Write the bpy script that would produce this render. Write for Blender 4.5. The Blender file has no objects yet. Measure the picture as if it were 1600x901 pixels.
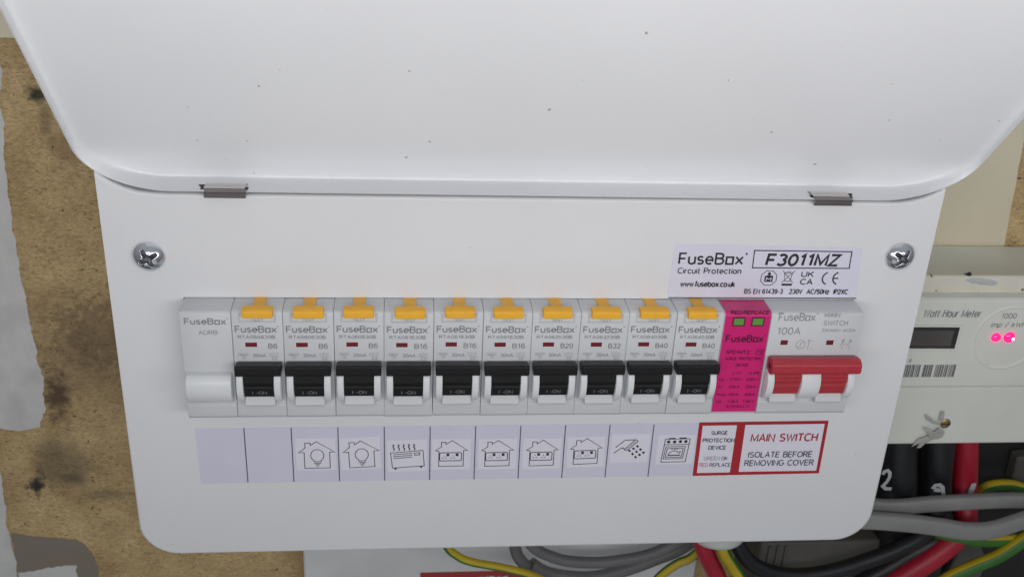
import bpy, bmesh, math, random
from mathutils import Vector, Matrix, Euler, noise
from mathutils.geometry import tessellate_polygon
random.seed(7)
S = 0.001                       # everything below is written in millimetres
scene = bpy.context.scene
COL = scene.collection

# ------------------------------------------------------------------ camera
F_PX = 1650.0
CAM_R = Euler((1.1306, -0.04741, -0.09064), 'XYZ')
CAM_L = Vector((60.36, -349.04, 169.35))
cd = bpy.data.cameras.new('camera'); cam = bpy.data.objects.new('camera', cd); COL.objects.link(cam)
cam.location = CAM_L * S; cam.rotation_euler = CAM_R
cd.sensor_width = 36; cd.lens = F_PX / 1600 * 36; cd.clip_start = 0.01; cd.clip_end = 50
cd.dof.use_dof = True; cd.dof.focus_distance = 0.395; cd.dof.aperture_fstop = 22
scene.camera = cam
CM = CAM_R.to_matrix()

# ------------------------------------------------------------------ light
w = bpy.data.worlds.new('World'); scene.world = w; w.use_nodes = True
wn_ = w.node_tree; bg = wn_.nodes['Background']
tcw = wn_.nodes.new('ShaderNodeTexCoord'); spw = wn_.nodes.new('ShaderNodeSeparateXYZ'); wn_.links.new(tcw.outputs['Generated'], spw.inputs[0])
mrw = wn_.nodes.new('ShaderNodeMapRange'); mrw.inputs[1].default_value = -1; mrw.inputs[2].default_value = 1; mrw.inputs[3].default_value = 0.06; mrw.inputs[4].default_value = 0.40
wn_.links.new(spw.outputs[2], mrw.inputs[0]); wn_.links.new(mrw.outputs[0], bg.inputs[1])
bg.inputs[0].default_value = (0.93, 0.96, 1.0, 1)      # the dim room around, lighter towards its ceiling
def area(name, loc, target, sx, sy, power, col):
    l = bpy.data.lights.new(name, 'AREA'); l.shape = 'RECTANGLE'; l.size = sx * S; l.size_y = sy * S
    l.energy = power; l.color = col
    o = bpy.data.objects.new(name, l); COL.objects.link(o); o.location = Vector(loc) * S
    o.rotation_euler = (Vector(target) - Vector(loc)).to_track_quat('-Z', 'Y').to_euler()
    return o
area('added_front_fill', (120, -315, 60), (122, 0, 195), 560, 90, 0.86, (1.0, 0.985, 0.99))  # added soft light, tilted up to brighten the lid more than the cover
area('floor_bounce', (80, -900, -900), (100, -20, 60), 1300, 700, 1.0, (0.98, 0.985, 1.0))  # added fill in place of light coming up off the unseen floor
scene.view_settings.view_transform = 'Standard'; scene.view_settings.look = 'None'
scene.view_settings.exposure = 0.0; scene.view_settings.gamma = 1

# ------------------------------------------------------------------ helpers
def at(px, py, Y):
    """the point in the room, on the upright plane at depth Y, seen at that spot of the photograph"""
    d = CM @ Vector(((px - 800) / F_PX, -(py - 450.5) / F_PX, -1.0))
    t = (Y - CAM_L.y) / d.y
    return CAM_L + d * t
def atz(px, py, Z):
    d = CM @ Vector(((px - 800) / F_PX, -(py - 450.5) / F_PX, -1.0))
    return CAM_L + d * ((Z - CAM_L.z) / d.z)

def lin(r, g, b):
    f = lambda c: c / 12.92 if c <= 0.04045 else ((c + 0.055) / 1.055) ** 2.4
    return (f(r / 255), f(g / 255), f(b / 255), 1)

def mat(name, col, rough=0.5, metal=0.0, bump=0.0, bscale=800, mottle=0.0, mscale=60, spec=0.5, emit=None, estr=0, coat=0.0, rvar=0.0):
    m = bpy.data.materials.new(name); m.use_nodes = True; nt = m.node_tree; b = nt.nodes['Principled BSDF']
    b.inputs['Base Color'].default_value = col if len(col) == 4 else (*col, 1)
    b.inputs['Roughness'].default_value = rough; b.inputs['Metallic'].default_value = metal
    b.inputs['Specular IOR Level'].default_value = spec; b.inputs['Coat Weight'].default_value = coat
    tc = nt.nodes.new('ShaderNodeNewGeometry')
    if mottle:
        n = nt.nodes.new('ShaderNodeTexNoise'); n.inputs['Scale'].default_value = mscale; n.inputs['Detail'].default_value = 5
        nt.links.new(tc.outputs['Position'], n.inputs['Vector'])
        r = nt.nodes.new('ShaderNodeMapRange'); r.inputs[1].default_value = 0.3; r.inputs[2].default_value = 0.7
        r.inputs[3].default_value = 1 - mottle; r.inputs[4].default_value = 1 + mottle * 0.4
        nt.links.new(n.outputs['Fac'], r.inputs[0])
        x = nt.nodes.new('ShaderNodeVectorMath'); x.operation = 'SCALE'
        x.inputs[0].default_value = tuple(col[:3]); nt.links.new(r.outputs[0], x.inputs['Scale'])
        nt.links.new(x.outputs[0], b.inputs['Base Color'])
    if bump:
        n2 = nt.nodes.new('ShaderNodeTexNoise'); n2.inputs['Scale'].default_value = bscale; n2.inputs['Detail'].default_value = 3
        nt.links.new(tc.outputs['Position'], n2.inputs['Vector'])
        bp = nt.nodes.new('ShaderNodeBump'); bp.inputs['Strength'].default_value = bump; bp.inputs['Distance'].default_value = 0.0003
        nt.links.new(n2.outputs['Fac'], bp.inputs['Height']); nt.links.new(bp.outputs[0], b.inputs['Normal'])
    if rvar:            # smears and finger marks: the gloss varies
        n3 = nt.nodes.new('ShaderNodeTexNoise'); n3.inputs['Scale'].default_value = 28; n3.inputs['Detail'].default_value = 3
        nt.links.new(tc.outputs['Position'], n3.inputs['Vector'])
        r3 = nt.nodes.new('ShaderNodeMapRange'); r3.inputs[1].default_value = .25; r3.inputs[2].default_value = .75; r3.inputs[3].default_value = rough - rvar; r3.inputs[4].default_value = rough + rvar
        nt.links.new(n3.outputs['Fac'], r3.inputs[0]); nt.links.new(r3.outputs[0], b.inputs['Roughness'])
    if emit:
        b.inputs['Emission Color'].default_value = (*emit, 1); b.inputs['Emission Strength'].default_value = estr
    return m

def specks(m, scale, size, col, keep=0.25, flat=(1, 0, 1)):
    """scattered dust and grit specks mixed over the base colour"""
    nt = m.node_tree; b = nt.nodes['Principled BSDF']
    g = nt.nodes.new('ShaderNodeNewGeometry')
    wn = nt.nodes.new('ShaderNodeTexNoise'); wn.inputs['Scale'].default_value = scale * 6
    mx = nt.nodes.new('ShaderNodeVectorMath'); mx.operation = 'MULTIPLY_ADD'
    mx.inputs[1].default_value = (0.0012,) * 3
    nt.links.new(g.outputs['Position'], wn.inputs['Vector']); nt.links.new(wn.outputs['Color'], mx.inputs[0]); nt.links.new(g.outputs['Position'], mx.inputs[2])
    fs = nt.nodes.new('ShaderNodeSeparateXYZ'); nt.links.new(mx.outputs[0], fs.inputs[0])
    fl_ = nt.nodes.new('ShaderNodeCombineXYZ'); nt.links.new(fs.outputs[0], fl_.inputs[0]); nt.links.new(fs.outputs[2], fl_.inputs[1])
    v = nt.nodes.new('ShaderNodeTexVoronoi'); v.voronoi_dimensions = '2D'; v.inputs['Scale'].default_value = scale
    nt.links.new(fl_.outputs[0], v.inputs['Vector'])
    lt = nt.nodes.new('ShaderNodeMath'); lt.operation = 'LESS_THAN'
    sz = nt.nodes.new('ShaderNodeMath'); sz.operation = 'MULTIPLY'
    sp = nt.nodes.new('ShaderNodeSeparateColor'); nt.links.new(v.outputs['Color'], sp.inputs[0])
    pw = nt.nodes.new('ShaderNodeMath'); pw.operation = 'POWER'; pw.inputs[1].default_value = 3; nt.links.new(sp.outputs[1], pw.inputs[0])
    nt.links.new(pw.outputs[0], sz.inputs[0]); sz.inputs[1].default_value = size
    nt.links.new(v.outputs['Distance'], lt.inputs[0]); nt.links.new(sz.outputs[0], lt.inputs[1])
    kp = nt.nodes.new('ShaderNodeMath'); kp.operation = 'LESS_THAN'; kp.inputs[1].default_value = keep; nt.links.new(sp.outputs[0], kp.inputs[0])
    fm = nt.nodes.new('ShaderNodeMath'); fm.operation = 'MULTIPLY'; nt.links.new(lt.outputs[0], fm.inputs[0]); nt.links.new(kp.outputs[0], fm.inputs[1])
    mix = nt.nodes.new('ShaderNodeMix'); mix.data_type = 'RGBA'
    s = b.inputs['Base Color']
    if s.links: nt.links.new(s.links[0].from_socket, mix.inputs[6])
    else: mix.inputs[6].default_value = s.default_value
    mix.inputs[7].default_value = col; nt.links.new(fm.outputs[0], mix.inputs[0]); nt.links.new(mix.outputs[2], s)

def obj(name, bm, m, parent=None, smooth=False, loc=None):
    me = bpy.data.meshes.new(name)
    if smooth:
        for f in bm.faces: f.smooth = True
    bm.to_mesh(me); bm.free()
    for v in me.vertices: v.co *= S
    me.update()
    for mm in (m if isinstance(m, (list, tuple)) else [m]): me.materials.append(mm)
    o = bpy.data.objects.new(name, me); COL.objects.link(o)
    if smooth:
        try: me.set_sharp_from_angle(angle=math.radians(40))
        except Exception: pass
    if parent: o.parent = parent
    if loc: o.location = Vector(loc) * S
    return o
def tag(o, label, cat, group=None):
    o['label'] = label; o['category'] = cat
    if group: o['group'] = group
    return o
def thing(name, label, cat, loc=(0, 0, 0), group=None):
    o = bpy.data.objects.new(name, None); COL.objects.link(o); o.location = Vector(loc) * S
    o.empty_display_size = 0.01
    return tag(o, label, cat, group)
def bevel(bm, off, seg=1, ang=30):
    es = [e for e in bm.edges if len(e.link_faces) == 2 and e.calc_face_angle(0) > math.radians(ang)]
    bmesh.ops.bevel(bm, geom=es, offset=off, segments=seg, profile=0.5, affect='EDGES', clamp_overlap=True)
def box(x0, x1, y0, y1, z0, z1, bm=None, bev=0, seg=1):
    own = bm is None; b = bmesh.new()
    vs = [b.verts.new((x, y, z)) for x in (x0, x1) for y in (y0, y1) for z in (z0, z1)]
    for q in ((0,1,3,2),(4,6,7,5),(0,4,5,1),(2,3,7,6),(0,2,6,4),(1,5,7,3)): b.faces.new([vs[i] for i in q])
    bmesh.ops.recalc_face_normals(b, faces=b.faces)
    if bev: bevel(b, bev, seg)
    return b if own else merge(bm, b)
def merge(dst, src):
    mp = {v: dst.verts.new(v.co) for v in src.verts}
    for f in src.faces:
        try:
            n = dst.faces.new([mp[v] for v in f.verts]); n.smooth = f.smooth; n.material_index = f.material_index
        except ValueError: pass
    src.free(); return dst
def prism(prof, x0, x1, bev=0, seg=1, ang=30):
    """profile in (y, z) swept along x"""
    b = bmesh.new()
    A = [b.verts.new((x0, y, z)) for y, z in prof]; B = [b.verts.new((x1, y, z)) for y, z in prof]
    b.faces.new(A); b.faces.new(B[::-1]); n = len(prof)
    for i in range(n): b.faces.new((A[i], B[i], B[(i + 1) % n], A[(i + 1) % n]))
    bmesh.ops.recalc_face_normals(b, faces=b.faces)
    if bev: bevel(b, bev, seg, ang)
    return b
def prism_y(poly, y0, y1, bev=0, seg=1, ang=30):
    """outline in (x, z) swept along y"""
    b = bmesh.new()
    A = [b.verts.new((x, y0, z)) for x, z in poly]; B = [b.verts.new((x, y1, z)) for x, z in poly]
    b.faces.new(A); b.faces.new(B[::-1]); n = len(poly)
    for i in range(n): b.faces.new((A[i], B[i], B[(i + 1) % n], A[(i + 1) % n]))
    bmesh.ops.recalc_face_normals(b, faces=b.faces)
    if bev: bevel(b, bev, seg, ang)
    return b
def ribbons(lines, w, y=0.0, bm=None):
    """flat printed strokes: lines = [(points, closed, width or None)], points (x, z)"""
    b = bm or bmesh.new(); k = 0
    for L in lines:
        pts, closed = L[0], L[1]; ww = (L[2] if len(L) > 2 and L[2] else w) / 2
        P = [Vector((p[0], p[1])) for p in pts]; n = len(P)
        rows = []
        for i in range(n):
            a = P[i - 1] if (i > 0 or closed) else None; c = P[(i + 1) % n] if (i < n - 1 or closed) else None
            d1 = (P[i] - a).normalized() if a is not None else None; d2 = (c - P[i]).normalized() if c is not None else None
            if d1 is None: d1 = d2
            if d2 is None: d2 = d1
            t = d1 + d2
            t = t.normalized() if t.length > 1e-4 else d2
            nn = Vector((-t.y, t.x)); cs = max(0.5, nn.dot(Vector((-d2.y, d2.x))))
            o = nn * (ww / cs)
            rows.append((b.verts.new((P[i].x + o.x, y - k, P[i].y + o.y)), b.verts.new((P[i].x - o.x, y - k, P[i].y - o.y))))
        for i in range(n if closed else n - 1):
            r, s = rows[i], rows[(i + 1) % n]; b.faces.new((r[0], r[1], s[1], s[0]))
        k += 0.004
    return b
def disc(cx, cz, r, y, bm, n=16, rz=None):
    vs = [bm.verts.new((cx + r * math.cos(2*math.pi*i/n), y, cz + (rz or r) * math.sin(2*math.pi*i/n))) for i in range(n)]
    bm.faces.new(vs[::-1]); return bm
def arcp(cx, cz, r, a0, a1, n=12, rz=None):
    return [(cx + r * math.cos(math.radians(a0 + (a1 - a0) * i / n)), cz + (rz or r) * math.sin(math.radians(a0 + (a1 - a0) * i / n))) for i in range(n + 1)]

def _a(cx, cy, rx, ry, a0, a1, n=10):
    return [(cx + rx * math.cos(math.radians(a0 + (a1 - a0) * i / n)), cy + ry * math.sin(math.radians(a0 + (a1 - a0) * i / n))) for i in range(n + 1)]
def _font():
    """a plain sans serif drawn as strokes: glyph -> (advance width, [polylines], [dots])"""
    a = _a; G = {}
    G[' '] = (.26, [])
    G['A'] = (.64, [[(0, 0), (.32, 1), (.64, 0)], [(.12, .34), (.52, .34)]])
    G['B'] = (.56, [[(0, 0), (0, 1), (.30, 1)] + a(.30, .77, .23, .23, 90, -90, 8) + [(0, .54)], [(.30, .54)] + a(.30, .27, .27, .27, 90, -90, 8) + [(0, 0)]])
    G['C'] = (.62, [a(.36, .5, .36, .5, 48, 312, 16)])
    G['D'] = (.60, [[(.26, 0), (0, 0), (0, 1), (.26, 1)] + a(.26, .5, .36, .5, 90, -90, 12)])
    G['E'] = (.50, [[(.50, 1), (0, 1), (0, 0), (.50, 0)], [(0, .52), (.45, .52)]])
    G['F'] = (.48, [[(.48, 1), (0, 1), (0, 0)], [(0, .50), (.42, .50)]])
    G['G'] = (.66, [a(.36, .5, .36, .5, 50, 330, 16) + [(.67, .46), (.40, .46)]])
    G['H'] = (.56, [[(0, 0), (0, 1)], [(.56, 0), (.56, 1)], [(0, .52), (.56, .52)]])
    G['I'] = (.02, [[(.01, 0), (.01, 1)]])
    G['K'] = (.56, [[(0, 0), (0, 1)], [(.54, 1), (0, .38)], [(.2, .58), (.56, 0)]])
    G['L'] = (.46, [[(0, 1), (0, 0), (.46, 0)]])
    G['M'] = (.70, [[(0, 0), (0, 1), (.35, .12), (.70, 1), (.70, 0)]])
    G['N'] = (.58, [[(0, 0), (0, 1), (.58, 0), (.58, 1)]])
    G['O'] = (.72, [a(.36, .5, .36, .5, 90, 450, 22) ])
    G['P'] = (.52, [[(0, 0), (0, 1), (.28, 1)] + a(.28, .74, .25, .26, 90, -90, 8) + [(0, .48)]])
    G['R'] = (.56, [[(0, 0), (0, 1), (.30, 1)] + a(.30, .76, .24, .24, 90, -90, 8) + [(0, .52)], [(.28, .52), (.56, 0)]])
    G['S'] = (.54, [a(.27, .755, .235, .245, 30, 262, 10) + a(.27, .26, .26, .26, 85, -150, 10)])
    G['T'] = (.56, [[(0, 1), (.56, 1)], [(.28, 1), (.28, 0)]])
    G['U'] = (.56, [[(0, 1)] + a(.28, .28, .28, .28, 180, 360, 10) + [(.56, 1)]])
    G['V'] = (.60, [[(0, 1), (.30, 0), (.60, 1)]])
    G['W'] = (.86, [[(0, 1), (.21, 0), (.43, .92), (.65, 0), (.86, 1)]])
    G['X'] = (.58, [[(0, 1), (.58, 0)], [(0, 0), (.58, 1)]])
    G['Z'] = (.54, [[(0, 1), (.54, 1), (0, 0), (.54, 0)]])
    G['0'] = (.50, [a(.25, .5, .25, .5, 90, 450, 20)])
    G['1'] = (.30, [[(.02, .80), (.22, 1), (.22, 0)]])
    G['2'] = (.50, [a(.25, .74, .24, .26, 165, -30, 10) + [(0, 0), (.50, 0)]])
    G['3'] = (.50, [a(.24, .76, .22, .24, 150, -80, 10) , a(.24, .27, .25, .27, 80, -155, 10)])
    G['4'] = (.54, [[(.40, 0), (.40, 1), (0, .26), (.54, .26)]])
    G['5'] = (.50, [[(.46, 1), (.08, 1), (.03, .52)] + a(.24, .32, .25, .32, 128, -150, 12)])
    G['6'] = (.50, [a(.25, .30, .24, .30, 150, -210, 16)[:-1], [(.01, .30)] + a(.27, .56, .26, .44, 185, 40, 10)])
    G['9'] = (.50, [a(.25, .70, .24, .30, -30, 330, 16), [(.49, .70)] + a(.23, .44, .26, .44, 5, -140, 10)])
    G['8'] = (.50, [a(.25, .76, .21, .24, 90, 450, 14), a(.25, .26, .25, .26, 90, 450, 14)])
    G['7'] = (.50, [[(0, 1), (.50, 1), (.18, 0)]])
    G['-'] = (.30, [[(0, .42), (.30, .42)]]); G['/'] = (.34, [[(0, -.05), (.34, 1.05)]]); G['.'] = (.02, [[(.01, 0), (.01, .10)]])
    G[':'] = (.02, [[(.01, 0), (.01, .10)], [(.01, .58), (.01, .68)]]); G['~'] = (.44, [[(0, .44)] + a(.11, .44, .11, .10, 180, 0, 5) + a(.33, .44, .11, .10, 180, 360, 5)])
    x = .70
    G['a'] = (.50, [a(.25, .33, .25, .35, 30, 330, 12), [(.50, x), (.50, 0)]])
    G['b'] = (.50, [[(0, 1), (0, 0)], a(.25, .34, .25, .35, 150, -150, 12)])
    G['c'] = (.44, [a(.27, .35, .27, .35, 48, 312, 12)])
    G['d'] = (.50, [a(.25, .34, .25, .35, 30, 330, 12), [(.50, 1), (.50, 0)]])
    G['e'] = (.50, [[(.02, .36), (.50, .36)] + a(.25, .35, .25, .35, 0, 310, 14)])
    G['f'] = (.28, [[(.30, .98)] + a(.24, .82, .14, .17, 80, 180, 5) + [(.10, 0)], [(0, x - .03), (.28, x - .03)]])
    G['h'] = (.44, [[(0, 1), (0, 0)], [(0, .40)] + a(.22, .46, .22, .24, 180, 0, 8) + [(.44, 0)]])
    G['i'] = (.02, [[(.01, 0), (.01, x)], [(.01, .88), (.01, 1)]])
    G['k'] = (.42, [[(0, 0), (0, 1)], [(.40, x), (0, .26)], [(.14, .40), (.42, 0)]])
    G['m'] = (.70, [[(0, 0), (0, x)], [(0, .42)] + a(.175, .50, .175, .20, 180, 0, 7) + [(.35, 0)], [(.35, .42)] + a(.525, .50, .175, .20, 180, 0, 7) + [(.70, 0)]])
    G['n'] = (.44, [[(0, 0), (0, x)], [(0, .42)] + a(.22, .47, .22, .23, 180, 0, 8) + [(.44, 0)]])
    G['o'] = (.52, [a(.26, .35, .26, .35, 90, 450, 16)])
    G['p'] = (.50, [[(0, x), (0, -.28)], a(.25, .35, .25, .35, 150, -150, 12)])
    G['r'] = (.26, [[(0, 0), (0, x)], [(0, .40)] + a(.24, .42, .24, .27, 180, 90, 6)])
    G['s'] = (.40, [a(.20, .52, .18, .18, 30, 262, 8) + a(.20, .18, .20, .18, 85, -150, 8)])
    G['t'] = (.26, [[(.10, .92), (.10, .14)] + a(.22, .13, .12, .13, 180, 280, 4), [(0, x - .03), (.26, x - .03)]])
    G['u'] = (.44, [[(0, x)] + a(.22, .23, .22, .23, 180, 360, 8) + [(.44, x)], [(.44, x), (.44, 0)]])
    G['w'] = (.64, [[(0, x), (.16, 0), (.32, .62), (.48, 0), (.64, x)]])
    G['x'] = (.50, [[(0, x), (.50, 0)], [(0, 0), (.50, x)]])
    G['z'] = (.42, [[(0, x), (.42, x), (0, 0), (.42, 0)]])
    G['#'] = (.50, [[(.02, .0), (.50, .0), (.50, .66), (.02, .66), (.02, .0)]])
    return G
FONT = _font()
def put_text(bm, s, x0, z0, x1, z1, y=0.0, weight=0.0, slant=0.0, spacing=1.0, rise=0.0):
    """lettering fitted to the box x0..x1, z0 (foot)..z1 (cap top)"""
    H = z1 - z0; w = H * (.125 + weight * 4.2)
    gap = .20
    tot = sum(FONT[c][0] for c in s) + gap * (len(s) - 1)
    kx = (x1 - x0 - w) / tot; x = 0; L = []
    hh = H - w
    for c in s:
        adv, polys = FONT[c][:2]
        for p in polys:
            q = []
            for u, v in p:
                lx = w / 2 + (x + u) * kx; lz = w / 2 + v * hh
                c2 = (x0 + lx + slant * lz, z0 + lz + rise * lx)
                if not q or math.dist(q[-1], c2) > 1e-3 * H: q.append(c2)
            cl = len(q) > 3 and math.dist(q[0], q[-1]) < 1e-4 * H
            L.append((q[:-1] if cl else q, cl))
        x += adv + gap
    return ribbons(L, w, y, bm)
def logo(bm, x0, z0, x1, z1, y, weight=0.0, slant=0.0, rw=None):
    W = x1 - x0
    put_text(bm, 'FuseB#x', x0, z0, x0 + W * .965, z1, y, weight, slant)
    H = z1 - z0; disc(x1 - H * .02, z1 - H * .08, H * .09, y, bm, 8)
    return bm

def text_at(bm, s, tl, br, Y, y=None, **k):
    """lettering over the spot of the photograph between the pixels tl (top left) and br (bottom right)"""
    a = at(tl[0], br[1], Y); b = at(br[0], br[1], Y); c = at((tl[0] + br[0]) / 2, tl[1], Y); d = at((tl[0] + br[0]) / 2, br[1], Y)
    return put_text(bm, s, a.x, (a.z + b.z) / 2, b.x, (a.z + b.z) / 2 + c.z - d.z, Y if y is None else y, **k)
def spline(pts, sub=8):
    out = []
    n = len(pts)
    for i in range(n - 1):
        p0 = pts[max(i - 1, 0)]; p1 = pts[i]; p2 = pts[i + 1]; p3 = pts[min(i + 2, n - 1)]
        for k in range(sub):
            t = k / sub
            out.append(0.5 * ((2 * p1) + (p2 - p0) * t + (2 * p0 - 5 * p1 + 4 * p2 - p3) * t * t + (3 * p1 - p0 - 3 * p2 + p3) * t ** 3))
    out.append(pts[-1]); return out
def cable(name, pts, r, m, label, rz=None, stripes=None, group='cables running below the units', parent=None, cat='cable', twist=0.0, wob=0.0):
    """pts: (px, py, Y). r radius in mm, rz = second radius for flat cable, stripes = face sectors of material 1"""
    P = spline([at(*p) for p in pts]); n = len(P); NS = 20
    b = bmesh.new(); rings = []
    up = Vector((0, -1, 0))
    for i, p in enumerate(P):
        t = (P[min(i + 1, n - 1)] - P[max(i - 1, 0)]).normalized()
        side = t.cross(up).normalized(); nn = side.cross(t).normalized()
        ring = []
        for k in range(NS):
            a = 2 * math.pi * k / NS
            q = 1 + wob * noise.noise(Vector((p.x * .05, p.z * .05, k * .0 + r)))
            cx, sx = math.cos(a), math.sin(a)
            if rz:      # flat cable, a rounded oblong
                e = 0.55; cx = math.copysign(abs(cx) ** e, cx); sx = math.copysign(abs(sx) ** e, sx)
            ring.append(b.verts.new(p + side * ((rz or r) * q * cx) + nn * (r * q * sx)))
        rings.append(ring)
    for i in range(n - 1):
        for k in range(NS):
            f = b.faces.new((rings[i][k], rings[i][(k + 1) % NS], rings[i + 1][(k + 1) % NS], rings[i + 1][k]))
            f.smooth = True
            if stripes:
                kk = (k + int(i * twist)) % NS
                f.material_index = 1 if any(a <= kk < c for a, c in stripes) else 0
    b.faces.new(rings[0][::-1]); b.faces.new(rings[-1])
    bmesh.ops.recalc_face_normals(b, faces=b.faces)
    o = obj(name, b, m, parent)
    if label: tag(o, label, cat, group)
    return o
def copy_tree(o, parent=None):
    c = o.copy(); COL.objects.link(c); c.parent = parent
    for ch in o.children: copy_tree(ch, c)
    return c

# ------------------------------------------------------------------ materials
M = {}
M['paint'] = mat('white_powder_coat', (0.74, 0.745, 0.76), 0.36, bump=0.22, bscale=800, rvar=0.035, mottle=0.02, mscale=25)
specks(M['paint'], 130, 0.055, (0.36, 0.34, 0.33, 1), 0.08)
M['lid'] = mat('white_powder_coat_lit', (0.835, 0.845, 0.865), 0.34, bump=0.25, bscale=700, rvar=0.04, mottle=0.025, mscale=14)  # the cover's paint made paler: the lid's stronger light put into its colour
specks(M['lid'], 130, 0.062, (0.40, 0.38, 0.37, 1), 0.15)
M['plastic'] = mat('grey_white_plastic', (0.57, 0.585, 0.605), 0.42, bump=0.06, bscale=2500, mottle=0.02)
M['plastic_light'] = mat('white_guard_plastic', (0.70, 0.72, 0.735), 0.38, bump=0.04, bscale=2500)
M['black'] = mat('black_plastic', (0.006, 0.0062, 0.007), 0.40, spec=0.35, bump=0.12, bscale=1800, mottle=0.2, mscale=400)
M['yellow'] = mat('yellow_plastic', (0.86, 0.44, 0.022), 0.42, bump=0.15, bscale=1500, mottle=0.06, mscale=300)
M['red'] = mat('red_plastic', (0.42, 0.030, 0.045), 0.36, bump=0.12, bscale=1500, mottle=0.08, mscale=300)
M['window'] = mat('dark_red_window', (0.16, 0.012, 0.016), 0.3)
M['pink'] = mat('magenta_print', (0.62, 0.008, 0.165), 0.34, mottle=0.03, mscale=150)
M['green'] = mat('green_flag', (0.12, 0.31, 0.055), 0.3)
M['ink_grey'] = mat('grey_ink', (0.24, 0.25, 0.265), 0.5)
M['ink_soft'] = mat('pale_grey_ink', (0.28, 0.29, 0.30), 0.5)
M['ink_black'] = mat('black_ink', (0.018, 0.016, 0.022), 0.45)
M['ink_plum'] = mat('dark_plum_ink', (0.085, 0.003, 0.035), 0.4)
M['ink_drum'] = mat('grey_drum_ink', (0.17, 0.18, 0.19), 0.5)
M['ink_red'] = mat('red_ink', (0.40, 0.018, 0.035), 0.45)
M['ink_slate'] = mat('slate_ink', (0.09, 0.09, 0.12), 0.5)
M['ink_pink'] = mat('pale_red_ink', (0.62, 0.12, 0.15), 0.5)
M['ink_green'] = mat('pale_green_ink', (0.26, 0.30, 0.32), 0.5)
M['strip'] = mat('lavender_label_paper', (0.66, 0.65, 0.78), 0.30, mottle=0.03, mscale=60)
M['sticker'] = mat('white_sticker_paper', (0.75, 0.74, 0.83), 0.28)
M['rating'] = mat('rating_label_paper', (0.70, 0.69, 0.80), 0.26)
M['chrome'] = mat('zinc_plated_steel', (0.72, 0.74, 0.79), 0.19, 1.0, bump=0.02, bscale=500)
M['recess'] = mat('shaded_recess_steel', (0.12, 0.125, 0.14), 0.42, 1.0)  # shade inside the screw's cross painted in as darker steel
M['clip'] = mat('spring_steel', (0.62, 0.58, 0.57), 0.34, 1.0)
M['clip_dark'] = mat('dull_spring_steel', (0.26, 0.24, 0.24), 0.4, 1.0)
M['hole'] = mat('painted_hole_shade', (0.006, 0.006, 0.007), 0.7)  # flat dark fill: the shade inside slots and holes, painted on
M['meter'] = mat('aged_white_plastic', (0.74, 0.755, 0.70), 0.45, bump=0.08, bscale=1500, mottle=0.05, mscale=40)
specks(M['meter'], 160, 0.06, (0.34, 0.31, 0.26, 1), 0.12)
M['meter_top'] = mat('dusty_white_plastic', (0.74, 0.715, 0.62), 0.7, bump=0.3, bscale=900, mottle=0.08, mscale=60)
specks(M['meter_top'], 300, 0.22, (0.22, 0.19, 0.14, 1), 0.3)
M['lcd'] = mat('dark_lcd', (0.045, 0.043, 0.043), 0.22, mottle=0.45, mscale=50)
M['led'] = mat('glowing_red_led', (0.8, 0.0, 0.12), 0.15, emit=(1.0, 0.01, 0.17), estr=1.5, coat=1.0)
M['led_core'] = mat('glowing_led_core', (1, .7, .8), 0.15, emit=(1.0, 0.55, 0.75), estr=2.5)
M['brass'] = mat('worn_brass', (0.42, 0.32, 0.17), 0.4, 1.0, mottle=0.3, mscale=400)
M['seal'] = mat('translucent_seal_plastic', (0.45, 0.44, 0.42), 0.3, mottle=0.2, mscale=300)
M['cable_black'] = mat('black_cable_sheath', (0.012, 0.013, 0.016), 0.42, bump=0.2, bscale=600, mottle=0.3, mscale=100)
M['cable_grey'] = mat('grey_pvc_sheath', (0.27, 0.27, 0.265), 0.5, bump=0.25, bscale=500, mottle=0.10, mscale=60)
M['cable_grey_dark'] = mat('dark_grey_pvc_sheath', (0.15, 0.15, 0.155), 0.5, bump=0.2, bscale=500, mottle=0.1, mscale=60)
M['cable_red'] = mat('red_cable_sheath', (0.42, 0.012, 0.035), 0.42, bump=0.2, bscale=500, mottle=0.15, mscale=80)
M['cable_green'] = mat('green_earth_sheath', (0.045, 0.17, 0.025), 0.42, mottle=0.15, mscale=80)
M['cable_yellow'] = mat('yellow_earth_sheath', (0.55, 0.42, 0.015), 0.42, mottle=0.15, mscale=80)
M['chalk'] = mat('white_marker_tape', (0.50, 0.52, 0.53), 0.6)
M['gland'] = mat('milky_grommet_plastic', (0.55, 0.60, 0.56), 0.3)
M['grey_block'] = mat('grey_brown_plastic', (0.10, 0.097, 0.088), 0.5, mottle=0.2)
M['dark_block'] = mat('black_enclosure_plastic', (0.018, 0.018, 0.018), 0.6, mottle=0.3, mscale=40)
M['taupe'] = mat('taupe_paint', (0.25, 0.22, 0.175), 0.6, bump=0.2, bscale=300, mottle=0.05, mscale=60)
M['beige'] = mat('beige_paint', (0.78, 0.72, 0.55), 0.6, bump=0.2, bscale=300, mottle=0.04, mscale=40)
M['white_wash'] = mat('brushed_white_paint', (0.68, 0.685, 0.66), 0.6, bump=0.6, bscale=350, mottle=0.13, mscale=90)
M['wall'] = mat('plaster', (0.45, 0.43, 0.38), 0.8, bump=0.3, bscale=80, mottle=0.08, mscale=10)
M['white_board'] = mat('scuffed_white_board', (0.70, 0.715, 0.72), 0.5, mottle=0.12, mscale=30)

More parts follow.
